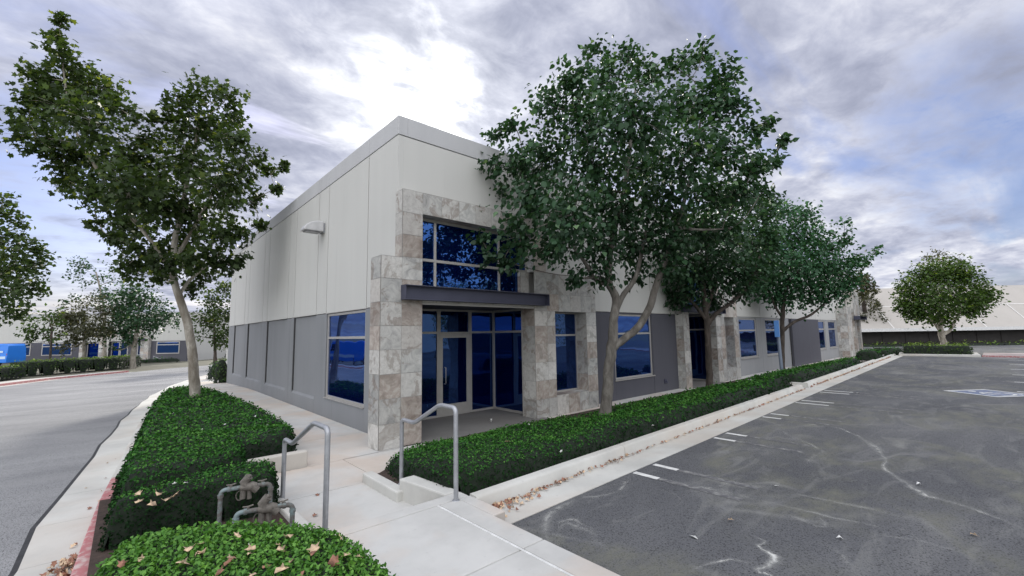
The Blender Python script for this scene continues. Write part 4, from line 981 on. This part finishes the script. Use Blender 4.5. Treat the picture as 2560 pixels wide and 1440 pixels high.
def tide(pts, w, a, seed):
    rs = RS(seed); P = [GZ(x, y, .1)[:2] for x, y in pts]; Q = []
    for i in range(len(P)-1):
        p0, p1, p2, p3 = P[max(i-1,0)], P[i], P[i+1], P[min(i+2,len(P)-1)]; n = max(3, int(np.linalg.norm(p2-p1)/.12))
        for k in range(n): t = k/n; Q.append(.5*(2*p1+(p2-p0)*t+(2*p0-5*p1+4*p2-p3)*t*t+(3*p1-p0-3*p2+p3)*t**3)+rs.normal(size=2)*.012)
    Q.append(P[-1]); Q = np.array(Q); T_ = np.gradient(Q, axis=0); T_ /= np.linalg.norm(T_, axis=1, keepdims=True)+1e-9; N_ = np.stack([-T_[:,1], T_[:,0]], 1)
    b = len(tV); z = .1016+.0004*(seed % 6); m = len(Q)
    for i in range(m):
        e_ = min(1, i/4, (m-1-i)/4)*a*(.75+.25*math.sin(i*.7+seed)); ww = w*(.8+.35*math.sin(i*.33+seed*2))
        for k_, c_ in ((-1,0),(-.35,.55*e_),(0,e_),(.6,.35*e_),(1.6,0)): q = Q[i]+N_[i]*k_*ww; tV.append((q[0],q[1],z)); tC.append((c_,)*3)
    for i in range(m-1):
        for k_ in range(4): tF.append([b+i*5+k_, b+i*5+k_+1, b+(i+1)*5+k_+1, b+(i+1)*5+k_])
tide([(1990,1066),(2050,1062),(2110,1075),(2180,1112),(2214,1148),(2212,1170),(2260,1206),(2320,1240),(2400,1262),(2480,1290),(2575,1332)], .10, .95, 1)
tide([(1885,1336),(1908,1352),(1900,1372),(1934,1387),(1925,1408),(1900,1425),(1925,1440),(1955,1465)], .055, 1.5, 2)
tide([(1690,1447),(1760,1412),(1830,1402),(1885,1410)], .03, 1.2, 3)
tide([(1940,1280),(1985,1292),(2030,1312),(2065,1318),(2050,1300),(2010,1290)], .07, .8, 4)
tide([(1575,1190),(1540,1230),(1440,1250),(1375,1285),(1362,1330),(1395,1378),(1480,1418),(1570,1455)], .09, .75, 5)
tide([(1400,1320),(1412,1300),(1450,1308),(1510,1345)], .06, .8, 6)
tide([(1955,1072),(1965,1085),(2000,1100),(2052,1126),(2030,1145),(2012,1165)], .09, .7, 7)
tide([(1780,1165),(1850,1160),(1880,1135),(1860,1120)], .09, .4, 8)
tide([(1605,1188),(1760,1220),(1900,1252),(2080,1292),(2300,1345)], .11, .6, 9)
tide([(1675,1171),(1850,1208),(2020,1242),(2180,1275),(2400,1335)], .10, .5, 10)
tide([(1935,1102),(2080,1122),(2200,1140)], .09, .35, 11); tide([(1880,1108),(2000,1130),(2120,1150)], .09, .3, 12)
tide([(1960,1055),(1990,1040),(2045,1052),(2040,1072)], .1, .45, 13)
tide([(1640,1225),(1690,1235),(1700,1260),(1650,1270)], .09, .6, 14)
tide([(1405,1378),(1395,1330),(1420,1310),(1470,1330),(1500,1365),(1560,1385)], .08, .6, 15)
tide([(1700,1235),(1800,1215),(1860,1190),(1905,1195),(1890,1215)], .10, .5, 16)
tide([(2100,1330),(2250,1345),(2400,1380),(2560,1440)], .10, .45, 17)
tide([(2000,1345),(2080,1370),(2130,1420),(2140,1450)], .10, .5, 18)
tide([(1500,1215),(1560,1208),(1578,1190)], .06, .7, 19)
tide([(1750,1280),(1850,1300),(1960,1345),(2010,1400)], .12, .35, 20)
o = make('tide_marks', tV, tF, M['tide'], None, col=np.array(tC)); o['kind'] = 'structure'
# accessible-parking emblem: blue square, white border, wheelchair figure (read from the parking side)
em = MB(); ebl = MB()
ex, ey, es = 19.6, .35, 1.45
ax_ = np.array([.80,-.60]); ay_ = np.array([.60,.80])
def EP(u, v): p = np.array([ex,ey])+(ax_*u+ay_*v)*es; return (p[0], p[1])
def eq(mb, u0, v0, u1, v1, z): mb.quad((*EP(u0,v0),z),(*EP(u1,v0),z),(*EP(u1,v1),z),(*EP(u0,v1),z))
eq(ebl, -.5, -.5, .5, .5, .103)
for a in ((-.5,-.5,.5,-.43),(-.5,.43,.5,.5),(-.5,-.428,-.43,.428),(.43,-.428,.5,.428)): eq(em, *a, .107)
def eline(pts, w):
    for (a, b) in zip(pts, pts[1:]): strip(em, EP(*a), EP(*b), w, .107+.0006*len(em.F)/10)
eline([(.02+.24*math.cos(t), -.12+.24*math.sin(t)) for t in np.linspace(2.2, 6.6, 12)], .08); eline([(-.04,.16),(0,-.05),(.2,-.05),(.28,-.3),(.36,-.28)], .08); eline([(-.03,.08),(.16,.08)], .06)
em.V += []; n0 = len(em.V); em.V += [(*EP(-.05+.065*math.cos(t), .29+.065*math.sin(t)), .108) for t in np.linspace(0, 2*math.pi, 10, endpoint=False)]; em.F.append(list(range(n0, n0+10))); em.M.append(0)
tag(em.build('accessible_emblem', M['white']), kind='structure'); tag(ebl.build('accessible_emblem_ground', M['worn_blue']), kind='structure')
for (x, y) in ((30.5,1.3),):
    mq = MB(); 
    for a in ((0,0,1.3,.12),(0,1.1,1.3,1.22),(0,.13,.12,1.09),(1.18,.13,1.3,1.09)): mq.quad((x+a[0],y+a[1],.105),(x+a[2],y+a[1],.105),(x+a[2],y+a[3],.105),(x+a[0],y+a[3],.105))
    tag(mq.build('parking_marking', M['worn']), kind='structure')

# ================================================================ FALLEN LEAVES AND PETALS
def leafmesh(P, size, seed, mats, name, up=.6, flatn=.35, star=True):
    rs = RS(seed); n = len(P); sz = size*rs.uniform(.6,1.4,n)
    N_ = np.tile(np.array([0,0,1.]), (n,1))
    tm = (T_STAR if star else T_OVAL); tv = tm[0].copy(); tv[:,2] = np.abs(tv[:,0])*rs.uniform(.3,1.)
    V, idx, k = leaf_geo(P, N_, sz, sz*.8, (tv, tm[1]), rs, flatn)
    lo = V.reshape(n, k, 3)[:,:,2].min(1)-P[:,2]; V = V.reshape(n, k, 3); V[:,:,2] -= lo[:,None]; V = V.reshape(-1,3)
    return make(name, V, (idx, k), mats, None, mi=rs.randint(0, len(mats), n))
def stuff_leaves(P, size, seed, label, mats=None):
    o = leafmesh(np.array(P), size, seed, mats or [M['dry'], M['dry2'], M['dry2']], 'leaf_litter', flatn=.5); tag(o, label, 'fallen leaves', kind='stuff')
rs = RS(50)
def near_kerb(n, x0, x1, w, bias=1.6):
    x = x0+(x1-x0)*rs.rand(n)**bias; return [(a, ky(a)+GW-.01-w*abs(rs.normal())*(1.4 if a < 4 else .45), .100+.012*rs.rand()) for a in x]
stuff_leaves(near_kerb(330, 3.14, 6.6, .075, 2.8), .042, 51, 'reddish dry leaves drifted in the parking gutter by the step')
stuff_leaves(near_kerb(260, 6.6, 17.3, .03, 1.), .04, 52, 'sparse line of dry leaves along the middle of the parking gutter')
stuff_leaves(near_kerb(380, 17.9, 40, .05, 1.), .06, 53, 'line of dry leaves along the far end of the parking gutter')
stuff_leaves([(2.9+rs.rand()*.13, 4.52+.6*rs.rand()**1.5, .01+.02*rs.rand()) for _ in range(1)]+[(2.70+.2*rs.rand(), 4.50+.36*rs.rand()**1.4, .006+.02*rs.rand()) for _ in range(90)], .045, 54, 'reddish dry leaves in the corner at the foot of the step')
stuff_leaves([(kx(y)-.02-abs(rs.normal())*.10, y, zl(y)+.012+.02*rs.rand()) for y in 5.2+1.4*rs.rand(150)], .055, 55, 'reddish dry leaves piled against the faded red street kerb')
stuff_leaves([(kx(y)-.03-abs(rs.normal())*.1, y, zl(y)+.012) for y in 6.6+5*rs.rand(10)], .045, 56, 'few dry leaves scattered along the street gutter')
stuff_leaves([(rs.uniform(.0,.9), rs.uniform(6.7,7.1), .07) for _ in range(60)], .05, 57, 'dark red leaves under the shrub mound by the rear valve', [M['dry2']])
# large dry leaves lying on the front hedge: one object each
def one_leaf(p, size, seed, label, group, mat, name='dry_leaf', tiltv=.5, star=True, cat='leaf'):
    rs = RS(seed); tm = T_STAR if star else T_OVAL; tv = tm[0].copy(); tv[:,0] *= rs.uniform(.5,1.1); tv[:,2] = np.abs(tv[:,0])*rs.uniform(.3,1.3)+.25*rs.rand()*tv[:,1]**2
    V, idx, k = leaf_geo(np.array([p]), np.array([[0,0,1.]]), np.array([size]), np.array([size*.9]), (tv, tm[1]), rs, tiltv)
    me_o = make(name, V-np.array(p), (idx, k), mat); me_o.location = tuple(p)
    sm = me_o.modifiers.new('thick', 'SOLIDIFY'); sm.thickness = .0015
    return tag(me_o, label, cat, group)
spots = [(300,1420),(345,1405),(487,1392),(500,1385),(560,1415),(600,1345),(618,1388),(640,1372),(655,1420),(690,1375),(700,1368),(735,1402),(785,1385),(790,1380),(850,1350),(905,1400),(545,1435),(470,1380),(440,1418),(725,1345),(830,1400),(640,1435),(690,1432),(585,1400),(760,1430),(510,1360),(875,1385)]
for i, (x, y) in enumerate(spots):
    p = GZ(x, y, .69); one_leaf(p,   .07*(.7+.6*random.random()*.9), 100+i, 'curled tan dry leaf lying on top of the front hedge', 'dry leaves on the front hedge', M['dry'] if i % 4 else M['dry2'], tiltv=.45)
for i, (x, y) in enumerate([(345,1232),(392,1240),(422,1252),(388,1262),(428,1240),(338,1258)]):
    one_leaf(GZ(x, y, .535), .075, 140+i, 'tan dry leaf lying on the hedge behind the valves', 'dry leaves on the valve hedge', M['dry'], tiltv=.4)
for i, (x, y, z, l) in enumerate([(1265,1108,.42,'on the green bed below the entrance'),(1203,1137,.47,'on the green bed beside the right handrail')]):
    one_leaf(GZ(x, y, z), .08, 150+i, 'single dry leaf '+l, None, M['dry'], tiltv=.4)
for i, (x, y, z, l) in enumerate([(790,1237,.005,'on the walk between the handrails'),(783,1292,.005,'low on the walk beside the left handrail post'),(1820,1302,.108,'on the dark asphalt in front'),(2425,1337,.108,'at the right edge of the asphalt')]):
    one_leaf(GZ(x, y, z), .06, 160+i, 'small dry leaf lying '+l, None, M['dry2'] if i < 2 else M['dry'], tiltv=.15)
for i, (x, y, l) in enumerate([(1745,1348,'pale flattened scrap of paper on the dark asphalt'),(2303,1212,'small pale scrap right of the tide line on the asphalt'),(1935,1215,'small pale scrap in the middle of the stained asphalt'),(2142,983,'round white scrap on the asphalt toward the emblem'),(2090,1345,'tiny yellowish scrap at the right of the stained asphalt')]):
    one_leaf(GZ(x, y, .108), .10 if i in (0,3) else .06, 170+i, l, None, M['petal'], 'paper_scrap', .1, False, 'litter')
one_leaf(GZ(1227,1054,.03), .10, 180, 'crumpled white scrap on the entrance paving', None, M['petal'], 'paper_scrap', .6, True, 'litter')
fl = [(616,1078,.45),(636,1080,.45),(588,1092,.45),(655,1050,.42),(670,1060,.42),(640,1040,.42),(487,1148,.5),(545,1145,.5),(470,1120,.5),(395,1158,.5),(432,1035,.4),(1630,1066,.42),(1586,1053,.4),(1320,1060,.3),(1780,990,.4),(505,1075,.45),(560,1062,.45),(430,1212,.53),(470,1207,.53),(620,1362,.66),(1400,1130,.45)]
for i, (x, y, z) in enumerate(fl): one_leaf(GZ(x, y, z), .045, 200+i, 'small white flower fallen or blooming on the low green hedges', 'white flowers on the hedges', M['petal'], 'white_flower', .8, True, 'flower')

# ================================================================ VEHICLES
def rot_place(e, loc, ang): e.location = loc; e.rotation_euler = (0, 0, ang)
M['vblue'] = mat_plain('blue_car_paint', (.02,.20,.72), .28, 0, .04, 2); M['vwhite'] = mat_plain('white_car_paint', (.55,.60,.64), .3, 0, .03, 2)
M['rubber'] = mat_plain('tyre_rubber', (.02,.02,.02), .85); M['dglass'] = mat_glass('car_glass', (.35,.42,.5), (.01,.015,.02)); M['tail'] = mat_plain('tail_lamp', (.35,.02,.02), .3)
M['vstripe'] = mat_plain('van_stripe', (.55,.68,.80), .35, 0, .05)
def vehicle(name, label, cat, prof, wheels, glassp, Wd, body, zw=.34, stripe=None):
    """prof: side outline (x, z); local x forward"""
    e = empty(name, (0,0,0), label, cat)
    b = MB(); n = len(prof)
    for yy, ins in ((-Wd/2, .0), (Wd/2, 0)): b.V += [(x, yy*(1-.10*max(0, (z-1.0))/1.2), z) for x, z in prof]
    b.F.append(list(range(n))[::-1] if True else 0); b.M.append(0); b.F.append([n+i for i in range(n)]); b.M.append(0)
    for i in range(n): j = (i+1) % n; b.F.append([i, j, n+j, n+i]); b.M.append(0)
    o = b.build('body', M[body], e, bevel=.05)
    for (x0, z0, x1, z1, x2, z2, x3, z3) in glassp:
        for s_ in (-1, 1):
            g_ = MB(); q = [(x, s_*(Wd/2*(1-.10*max(0, z-1.0)/1.2)+.004), z) for x, z in ((x0,z0),(x1,z1),(x2,z2),(x3,z3))]
            g_.quad(*(q if s_ < 0 else q[::-1])); g_.build('window', M['dglass'], e)
    for wx in wheels:
        for s_ in (-1, 1):
            w = MB(); w.tube([(wx, s_*(Wd/2-.22), zw),(wx, s_*(Wd/2+.02), zw)], zw, 20); t_ = w.build('wheel', M['rubber'], e, True)
            r_ = MB(); r_.tube([(wx, s_*(Wd/2-.02), zw),(wx, s_*(Wd/2+.028), zw)], zw*.6, 14); r_.build('rim', M['galv'], t_, True)
    for s_ in (-1, 1):
        t_ = MB(); t_.box(prof[0][0]-.012, prof[0][0]+.05, s_*(Wd/2-.09)-.07, s_*(Wd/2-.09)+.07, .95, 1.3); t_.build('tail_light', M['tail'], e)
    if stripe:
        for s_ in (-1, 1):
            q = MB()
            for (x0, z0, x1, z1) in stripe: q.box(x0, x1, s_*(Wd/2+.004)-.003, s_*(Wd/2+.004)+.003, z0, z1)
            q.build('stripe', M['vstripe'], e)
    return e
VAN = [(-2.6,.35),(-2.65,.9),(-2.62,2.1),(-2.45,2.32),(1.3,2.36),(1.75,2.1),(2.25,1.35),(2.85,1.1),(2.95,.6),(2.9,.35)]
van = vehicle('parked_van', 'bright blue delivery van with pale stripes at the left edge, behind the hedge', 'van', VAN, (-1.6,1.9), [(.5,1.3,1.9,1.3,1.5,2.0,.5,2.05)], 1.95, 'vblue', .36, [(-2.5,.75,2.2,1.02),(-2.2,1.4,-.4,1.6)])
pv = GZ(36, 915, zg); rot_place(van, (pv[0]-2.15, pv[1]+2.7, zg), math.radians(-41.9+180)); van.scale = (1.1,1.1,1.16)
SUV = [(-2.3,.4),(-2.4,.8),(-2.3,1.15),(-1.95,1.72),(-.1,1.78),(.35,1.65),(.95,1.18),(2.1,1.05),(2.3,.75),(2.25,.38)]
suv = vehicle('parked_car', 'pale parked car behind the hedge between the blue van and the thin tree', 'car', SUV, (-1.45,1.45), [(-1.9,1.18,-1.0,1.18,-1.0,1.66,-1.72,1.64),(-.94,1.18,.75,1.18,.32,1.58,-.94,1.68)], 1.85, 'vwhite', .34)
pv = GZ(60, 905, zg); rot_place(suv, (pv[0], pv[1]+1, zg), math.radians(-41.9))
for i, (x, y, an, lb) in enumerate([(-11.6,41.5,62,'blue van parked across the street, seen mirrored in the corner window'),(-9.9,47.0,60,'second blue van parked across the street, seen mirrored in the corner window')]):
    v = vehicle('parked_van', lb, 'van', VAN, (-1.6,1.9), [(.5,1.3,1.9,1.3,1.5,2.0,.5,2.05)], 1.95, 'vblue', .36, [(-2.5,.75,2.2,1.02)]); rot_place(v, (x, y, zl(y)-.02), math.radians(an))

# ================================================================ FAR BUILDINGS
# left: sister building of the same office park, built in its own frame
fb = empty('far_office_building', (0,0,0), 'cream and grey sister office across the street with blue windows', 'building')
kL = 60/F
def lxm(px): return (px-465)*kL
w = MB(); w.box(-46, 0, 0, .3, 2.75, 6.7); w.box(-.3, 0, .302, 18, -.2, 6.7); w.box(-46, -.302, .302, 18, 6.3, 6.4); w.build('upper_wall', M['wall'], fb)
w = MB(); w.box(-46.02, .02, -.03, .2, 6.3, 6.75); w.build('coping', M['cope'], fb)
w = MB(); w.box(-46, 0, .02, .3, -.2, 2.745); w.build('grey_base_wall', M['grey_dark'], fb)
def fwin(p0, p1, z0=.95, z1=2.65, mz=(2.2,), g_='glass'): window_y(fb, lxm(p0), lxm(p1), -.03, z0, z1, mulz=mz, glass=g_, fw=.12, dep=.045)
fwin(389,447); fwin(101,177); fwin(38,73); fwin(-50,10)
fwin(215,250, .1, 2.65, (), 'glass'); fwin(276,297, .1, 2.7, (), 'glass'); fwin(298,318, .1, 2.7, (), 'glass_dark'); fwin(341,354, .1, 2.7, (), 'glass_dark')
R = [((lxm(354),-.4,-.2),(1,0,0),(0,0,1),lxm(375)-lxm(354),3.6,(0,-1,0)), ((lxm(354),-.4,-.2),(0,1,0),(0,0,1),.4,3.6,(-1,0,0)), ((lxm(375),-.4,-.2),(0,1,0),(0,0,1),.4,3.6,(1,0,0)),
     ((lxm(250),-.4,-.2),(1,0,0),(0,0,1),lxm(275)-lxm(250),3.6,(0,-1,0)), ((lxm(202),-.4,-.2),(1,0,0),(0,0,1),lxm(215)-lxm(202),3.6,(0,-1,0)), ((lxm(250),-.4,2.8),(1,0,0),(0,0,1),lxm(354)-lxm(250),2.2,(0,-1,0))]
stone_mesh('stone_portal', R, fb, 12, .5)
w = MB(); w.box(lxm(316), lxm(366), -.8, -.41, 2.85, 3.15); w.build('canopy_beam', M['steel'], fb)
w = MB(); w.box(lxm(360), lxm(412), -2.6, -.05, -.9, .12); w.box(lxm(350), lxm(360), -2.6, -.05, -.9, -.1); w.build('entrance_steps', M['kerbc'], fb)
w = MB()
for a, b, z0, z1 in ((378,400,.95,.95),(400,402,.95,.95),(420,458,.75,-.1)):
    w.tube([(lxm(a),-2.5,z0),(lxm(b),-2.5,z1)], .035, 6)
for a, z1 in ((378,.95),(400,.95),(420,.75),(440,.35),(457,-.05)): w.tube([(lxm(a),-2.5,-.8),(lxm(a),-2.5,z1)], .03, 6)
w.build('railing', M['galv'], fb)
oL = PD(465, 900, 60); rot_place(fb, (oL[0], oL[1], zg), math.radians(-41.9))
# utility boxes
for i, (px_, py_, w_, h_, lb) in enumerate([(464,893,.8,1.2,'pale utility box right of the far office'),(497,893,.7,.9,'small pale pedestal behind the leaning trunk')]):
    p = GZ(px_, py_+3, zg); u = MB(); u.box(p[0]-w_/2, p[0]+w_/2, p[1]-.3, p[1]+.3, zg, zg+h_); u.box(p[0]-w_/2-.03, p[0]+w_/2+.03, p[1]-.33, p[1]+.33, zg+h_+.001, zg+h_+.05); tag(u.build('utility_box', M['kerbc'], bevel=.02), lb, 'utility box')
u = MB(); u.box(4.3, 4.75, 27.6, 28.5, -.4, 1.45); u.box(4.28, 4.77, 27.58, 28.52, 1.452, 1.5); u.box(4.27, 4.298, 27.75, 28.35, .2, 1.2)
tag(u.build('electrical_cabinet', mat_plain('cabinet_paint', (.50,.50,.47), .5)), 'pale electrical cabinet standing beyond the far corner of the cream wall', 'cabinet')
# low far warehouse behind the road end
e = empty('far_warehouse', (0,0,0), 'low grey building glimpsed behind trees at the road end', 'building')
w = MB(); w.box(-2, 26, 0, 12, -.2, 2.4); w.build('wall', M['cope'], e); w = MB(); w.box(-2.1, 26.1, -.1, 12.1, 2.402, 2.7); w.build('roof', M['grey_light'], e)
w = MB(); w.box(-1.5, 25.5, -.03, -.005, .2, 1.6); w.build('window', M['glass_dark'], e)
pp = PD(480, 885, 74); rot_place(e, (pp[0], pp[1], zg), math.radians(-41.9))

# right: long building with tan sloped roof
rb = empty('far_sloped_roof_building', (0,0,0), 'long dark-walled building with a broad tan sloping roof beyond the parking lot', 'building')
M['tan'] = mat_plain('tan_roof_panel', (.40,.375,.34), .8, 0, .06, .4); M['darkwall'] = mat_plain('dark_brown_wall', (.030,.027,.025), .85, 0, .25, 2)
M['seam'] = mat_plain('roof_seam', (.62,.60,.57), .7)
w = MB(); w.box(-55, 40, 1.0, 14, -.2, 1.72); 
for x in np.arange(-54, 40, 2.4): w.box(x, x+.10, .94, .999, -.2, 1.7)
w.build('wall', M['darkwall'], rb)
w = MB(); n0 = len(w.V)
prof = [(0,1.72),(0,2.02),(5.0,6.9),(14,6.9),(14,1.72)]
w.V += [(-55,y,z) for y, z in prof]+[(40,y,z) for y, z in prof]
for i in range(5): j = (i+1) % 5; w.F.append([i, i+5, j+5, j]); w.M.append(0)
w.F += [[0,1,2,3,4],[9,8,7,6,5]]; w.M += [0,0]
w.build('roof', M['tan'], rb)
w = MB(); w.box(-55.02, 40.02, -.06, -.003, 1.70, 2.05); w.build('fascia', mat_plain('white_fascia', (.62,.62,.61), .6), rb)
w = MB()
for x in np.arange(-54, 40, 4.6): w.quad((x,.0-.01,2.04),(x+.12,-.01,2.04),(x+.12,2.55,4.56),(x,2.55,4.56))
w.quad((-55,2.56,4.55),(40,2.56,4.55),(40,2.64,4.63),(-55,2.64,4.63)); w.build('roof_seam', M['seam'], rb)
for (x0, x1, h_) in ((-2.6,-1.0,.55),(-.6,3,.6)): w = MB(); w.box(x0, x1, 6, 7.5, 6.9, 6.9+h_); w.build('roof_vent', M['grey_light'], rb)
rot_place(rb, (71.64, -1.63, .02), math.radians(-47.8))

# ================================================================ BEHIND THE PHOTOGRAPHER (seen only as reflections)
for i, (x, y, s_) in enumerate([(2,-13,1),(12,-15,1.2),(21,-14,1),(31,-17,1.3),(-12,4,1.1)]):
    D_ = 1
    root = empty('parking_tree', (x, y, .1), ['dark','broad','round','tall','street side'][i]+' tree outside the frame, mirrored in the blue windows', 'tree')
    rs_ = RS(300+i); tm = MB(); tm.tube([(x,y,-.3),(x+.1,y,1.4),(x-.1,y+.1,2.8),(x,y,4.5)], [.22,.17,.13,.06], 10); tm.build('trunk', M['bark_pear'], root, True)
    PP = []; NN = []
    for q in range(13):
        c = np.array([x,y,4.6*s_])+rs_.normal(size=3)*np.array([1.2,1.2,1.1])*s_; pts = norm(rs_.normal(size=(420,3)))*(1.35*s_*rs_.uniform(.4,1,420)**.5)[:,None]; PP.append(c+pts); NN.append(norm(pts))
    PP = np.concatenate(PP); NN = np.concatenate(NN); sz = rs_.uniform(.12,.22,len(PP)); V, idx, kk = leaf_geo(PP, NN, sz, sz*.7, T_OVAL, rs_, .8)
    make('crown', V, (idx, kk), M['leaf_pear'], root, col=np.stack([np.repeat(rs_.rand(len(PP)), kk)]*3, -1))
w = MB(); w.box(-20, 60, -42, -30, 0, 7.5); tag(w.build('neighbour_building', M['wall']), 'plain cream building behind the photographer, only mirrored in glass', 'building')
hedge('clipped_box_hedge', 'clipped hedge along the far pavement of the street, mirrored in the corner window', 'hedge', [(-11,2),(-10.3,2),(-10.0,24),(-10.7,24)], -.3, .7, 27, .08, 120, 'leaf_far', .2, .25, .03)

# ================================================================ WORLD AND LIGHT
SUN = ray(1060, 225); SUN = SUN/np.linalg.norm(SUN)
EL = math.asin(SUN[2]); AZ = math.atan2(SUN[0], SUN[1])
world = bpy.data.worlds.new('World'); scene.world = world; world.use_nodes = True; nt = world.node_tree; nt.nodes.clear()
class W_(NT):
    def __init__(s): s.m = world; s.t = nt; s.out = nt.nodes.new('ShaderNodeOutputWorld')
t = W_()
sky = t.n('ShaderNodeTexSky', sky_type='NISHITA'); sky.sun_disc = False; sky.sun_elevation = EL; sky.sun_rotation = AZ; sky.dust_density = 2
tc = t.n('ShaderNodeTexCoord').outputs['Generated']
sx = t.n('ShaderNodeSeparateXYZ'); t.l(tc, sx.inputs[0])
den = t.math('ADD', t.math('MAXIMUM', sx.outputs[2], 0.), .16)
cx = t.n('ShaderNodeCombineXYZ'); t.l(t.math('DIVIDE', sx.outputs[0], den), cx.inputs[0]); t.l(t.math('DIVIDE', sx.outputs[1], den), cx.inputs[1])
P = cx.outputs[0]
n1 = t.noise(t.mapv(P, (1.,1.25,1), (3.7,1.3,0), (0,0,.9)), 1.35, 8, .58, .25)
n2 = t.noise(t.mapv(P, (1,1,1), (9.1,4.2,0)), .55, 4, .5, .3)
n3 = t.noise(t.mapv(P, (1,1.3,1), (1.5,8.2,0), (0,0,.6)), 5.0, 7, .6, .3)
v = t.math('ADD', t.math('MULTIPLY', n1, .44), t.math('ADD', t.math('MULTIPLY', n2, .22), t.math('MULTIPLY', n3, .36)))
cloud = t.ramp(v, [(.39, (.29,.315,.42)), (.46, (.39,.415,.53)), (.51, (.49,.515,.63)), (.56, (.63,.65,.75)), (.62, (.85,.86,.90))])
dt = t.n('ShaderNodeVectorMath', operation='DOT_PRODUCT'); t.l(tc, dt.inputs[0]); dt.inputs[1].default_value = tuple(SUN)
d = dt.outputs['Value']
# broad brightening round the sun, then the burnt-out core with ragged edge
br = t.math('POWER', t.math('MAXIMUM', d, 0.), 45.)
cl2 = t.mix(1., cloud, t.mix(br, (1.,1.,1.), (1.40,1.38,1.30)), 'MULTIPLY')
core_in = t.math('ADD', d, t.math('MULTIPLY', t.math('SUBTRACT', v, .52), .10))
core_ = t.ramp(core_in, [(.970, 0.), (.987, .07), (.9935, .30), (.9975, .85), (1., 1.)])
cl3 = t.mix(core_, cl2, (3.4,3.4,3.3))
# added fill: sky behind the camera brightened and warmed to light the walls
back = t.math('MULTIPLY', t.math('MAXIMUM', t.math('MULTIPLY', d, -1.), 0.), 1.)
dw = t.n('ShaderNodeVectorMath', operation='DOT_PRODUCT'); t.l(tc, dw.inputs[0]); dw.inputs[1].default_value = (-.62,-.52,.58)
fb_ = t.math('MULTIPLY', t.math('POWER', t.math('MAXIMUM', t.math('ADD', dw.outputs['Value'], .22), 0.), 1.0), .46)
fillm = t.math('ADD', 1.12, t.math('MULTIPLY', fb_, 5.0))
cl4 = t.mix(t.math('MINIMUM', t.math('MULTIPLY', fb_, 1.6), 1.), cl3, t.mix(.62, cl3, (.70,.69,.64)))
cmb = t.n('ShaderNodeVectorMath', operation='SCALE'); t.l(cl4, cmb.inputs[0]); t.l(fillm, cmb.inputs['Scale'])
bg1 = t.n('ShaderNodeBackground'); t.l(t.mix(1., sky.outputs[0], (.85,.92,1.25), 'MULTIPLY'), bg1.inputs['Color']); bg1.inputs['Strength'].default_value = .11
bg2 = t.n('ShaderNodeBackground'); t.l(cmb.outputs[0], bg2.inputs['Color']); bg2.inputs['Strength'].default_value = 1.
# gaps of blue
gp = t.noise(t.mapv(P, (.6,1.5,1), (2.2,6.3,0), (0,0,.75)), 1.15, 6, .55, .4)
gm = t.ramp(gp, [(.35, .25), (.46, 1.)])
for (qx_, qy_, th) in ((2420,325,.9925),(60,560,.985)):
    g_ = ray(qx_, qy_); g_ = g_/np.linalg.norm(g_); dp_ = t.n('ShaderNodeVectorMath', operation='DOT_PRODUCT'); t.l(tc, dp_.inputs[0]); dp_.inputs[1].default_value = tuple(g_)
    e_ = t.math('ADD', dp_.outputs['Value'], t.math('MULTIPLY', t.math('SUBTRACT', n3, .5), .045))
    gm = t.math('MULTIPLY', gm, t.ramp(t.math('MULTIPLY', t.math('SUBTRACT', e_, th-.012), 30.), [(.2, 1.), (.8, .12)]))
mx = t.n('ShaderNodeMixShader'); t.l(gm, mx.inputs[0]); t.l(bg1.outputs[0], mx.inputs[1]); t.l(bg2.outputs[0], mx.inputs[2]); t.l(mx.outputs[0], t.out.inputs[0])
sl_ = bpy.data.lights.new('sun', 'SUN'); sl_.energy = 3.4; sl_.angle = math.radians(4.5); sl_.color = (1., .95, .87)
so_ = bpy.data.objects.new('sun', sl_); C.objects.link(so_); so_.rotation_euler = Vector(SUN).to_track_quat('Z', 'Y').to_euler()
scene.view_settings.view_transform = 'Standard'; scene.view_settings.look = 'None'; scene.view_settings.exposure = 0
try: scene.cycles.use_adaptive_sampling = True
except Exception: pass
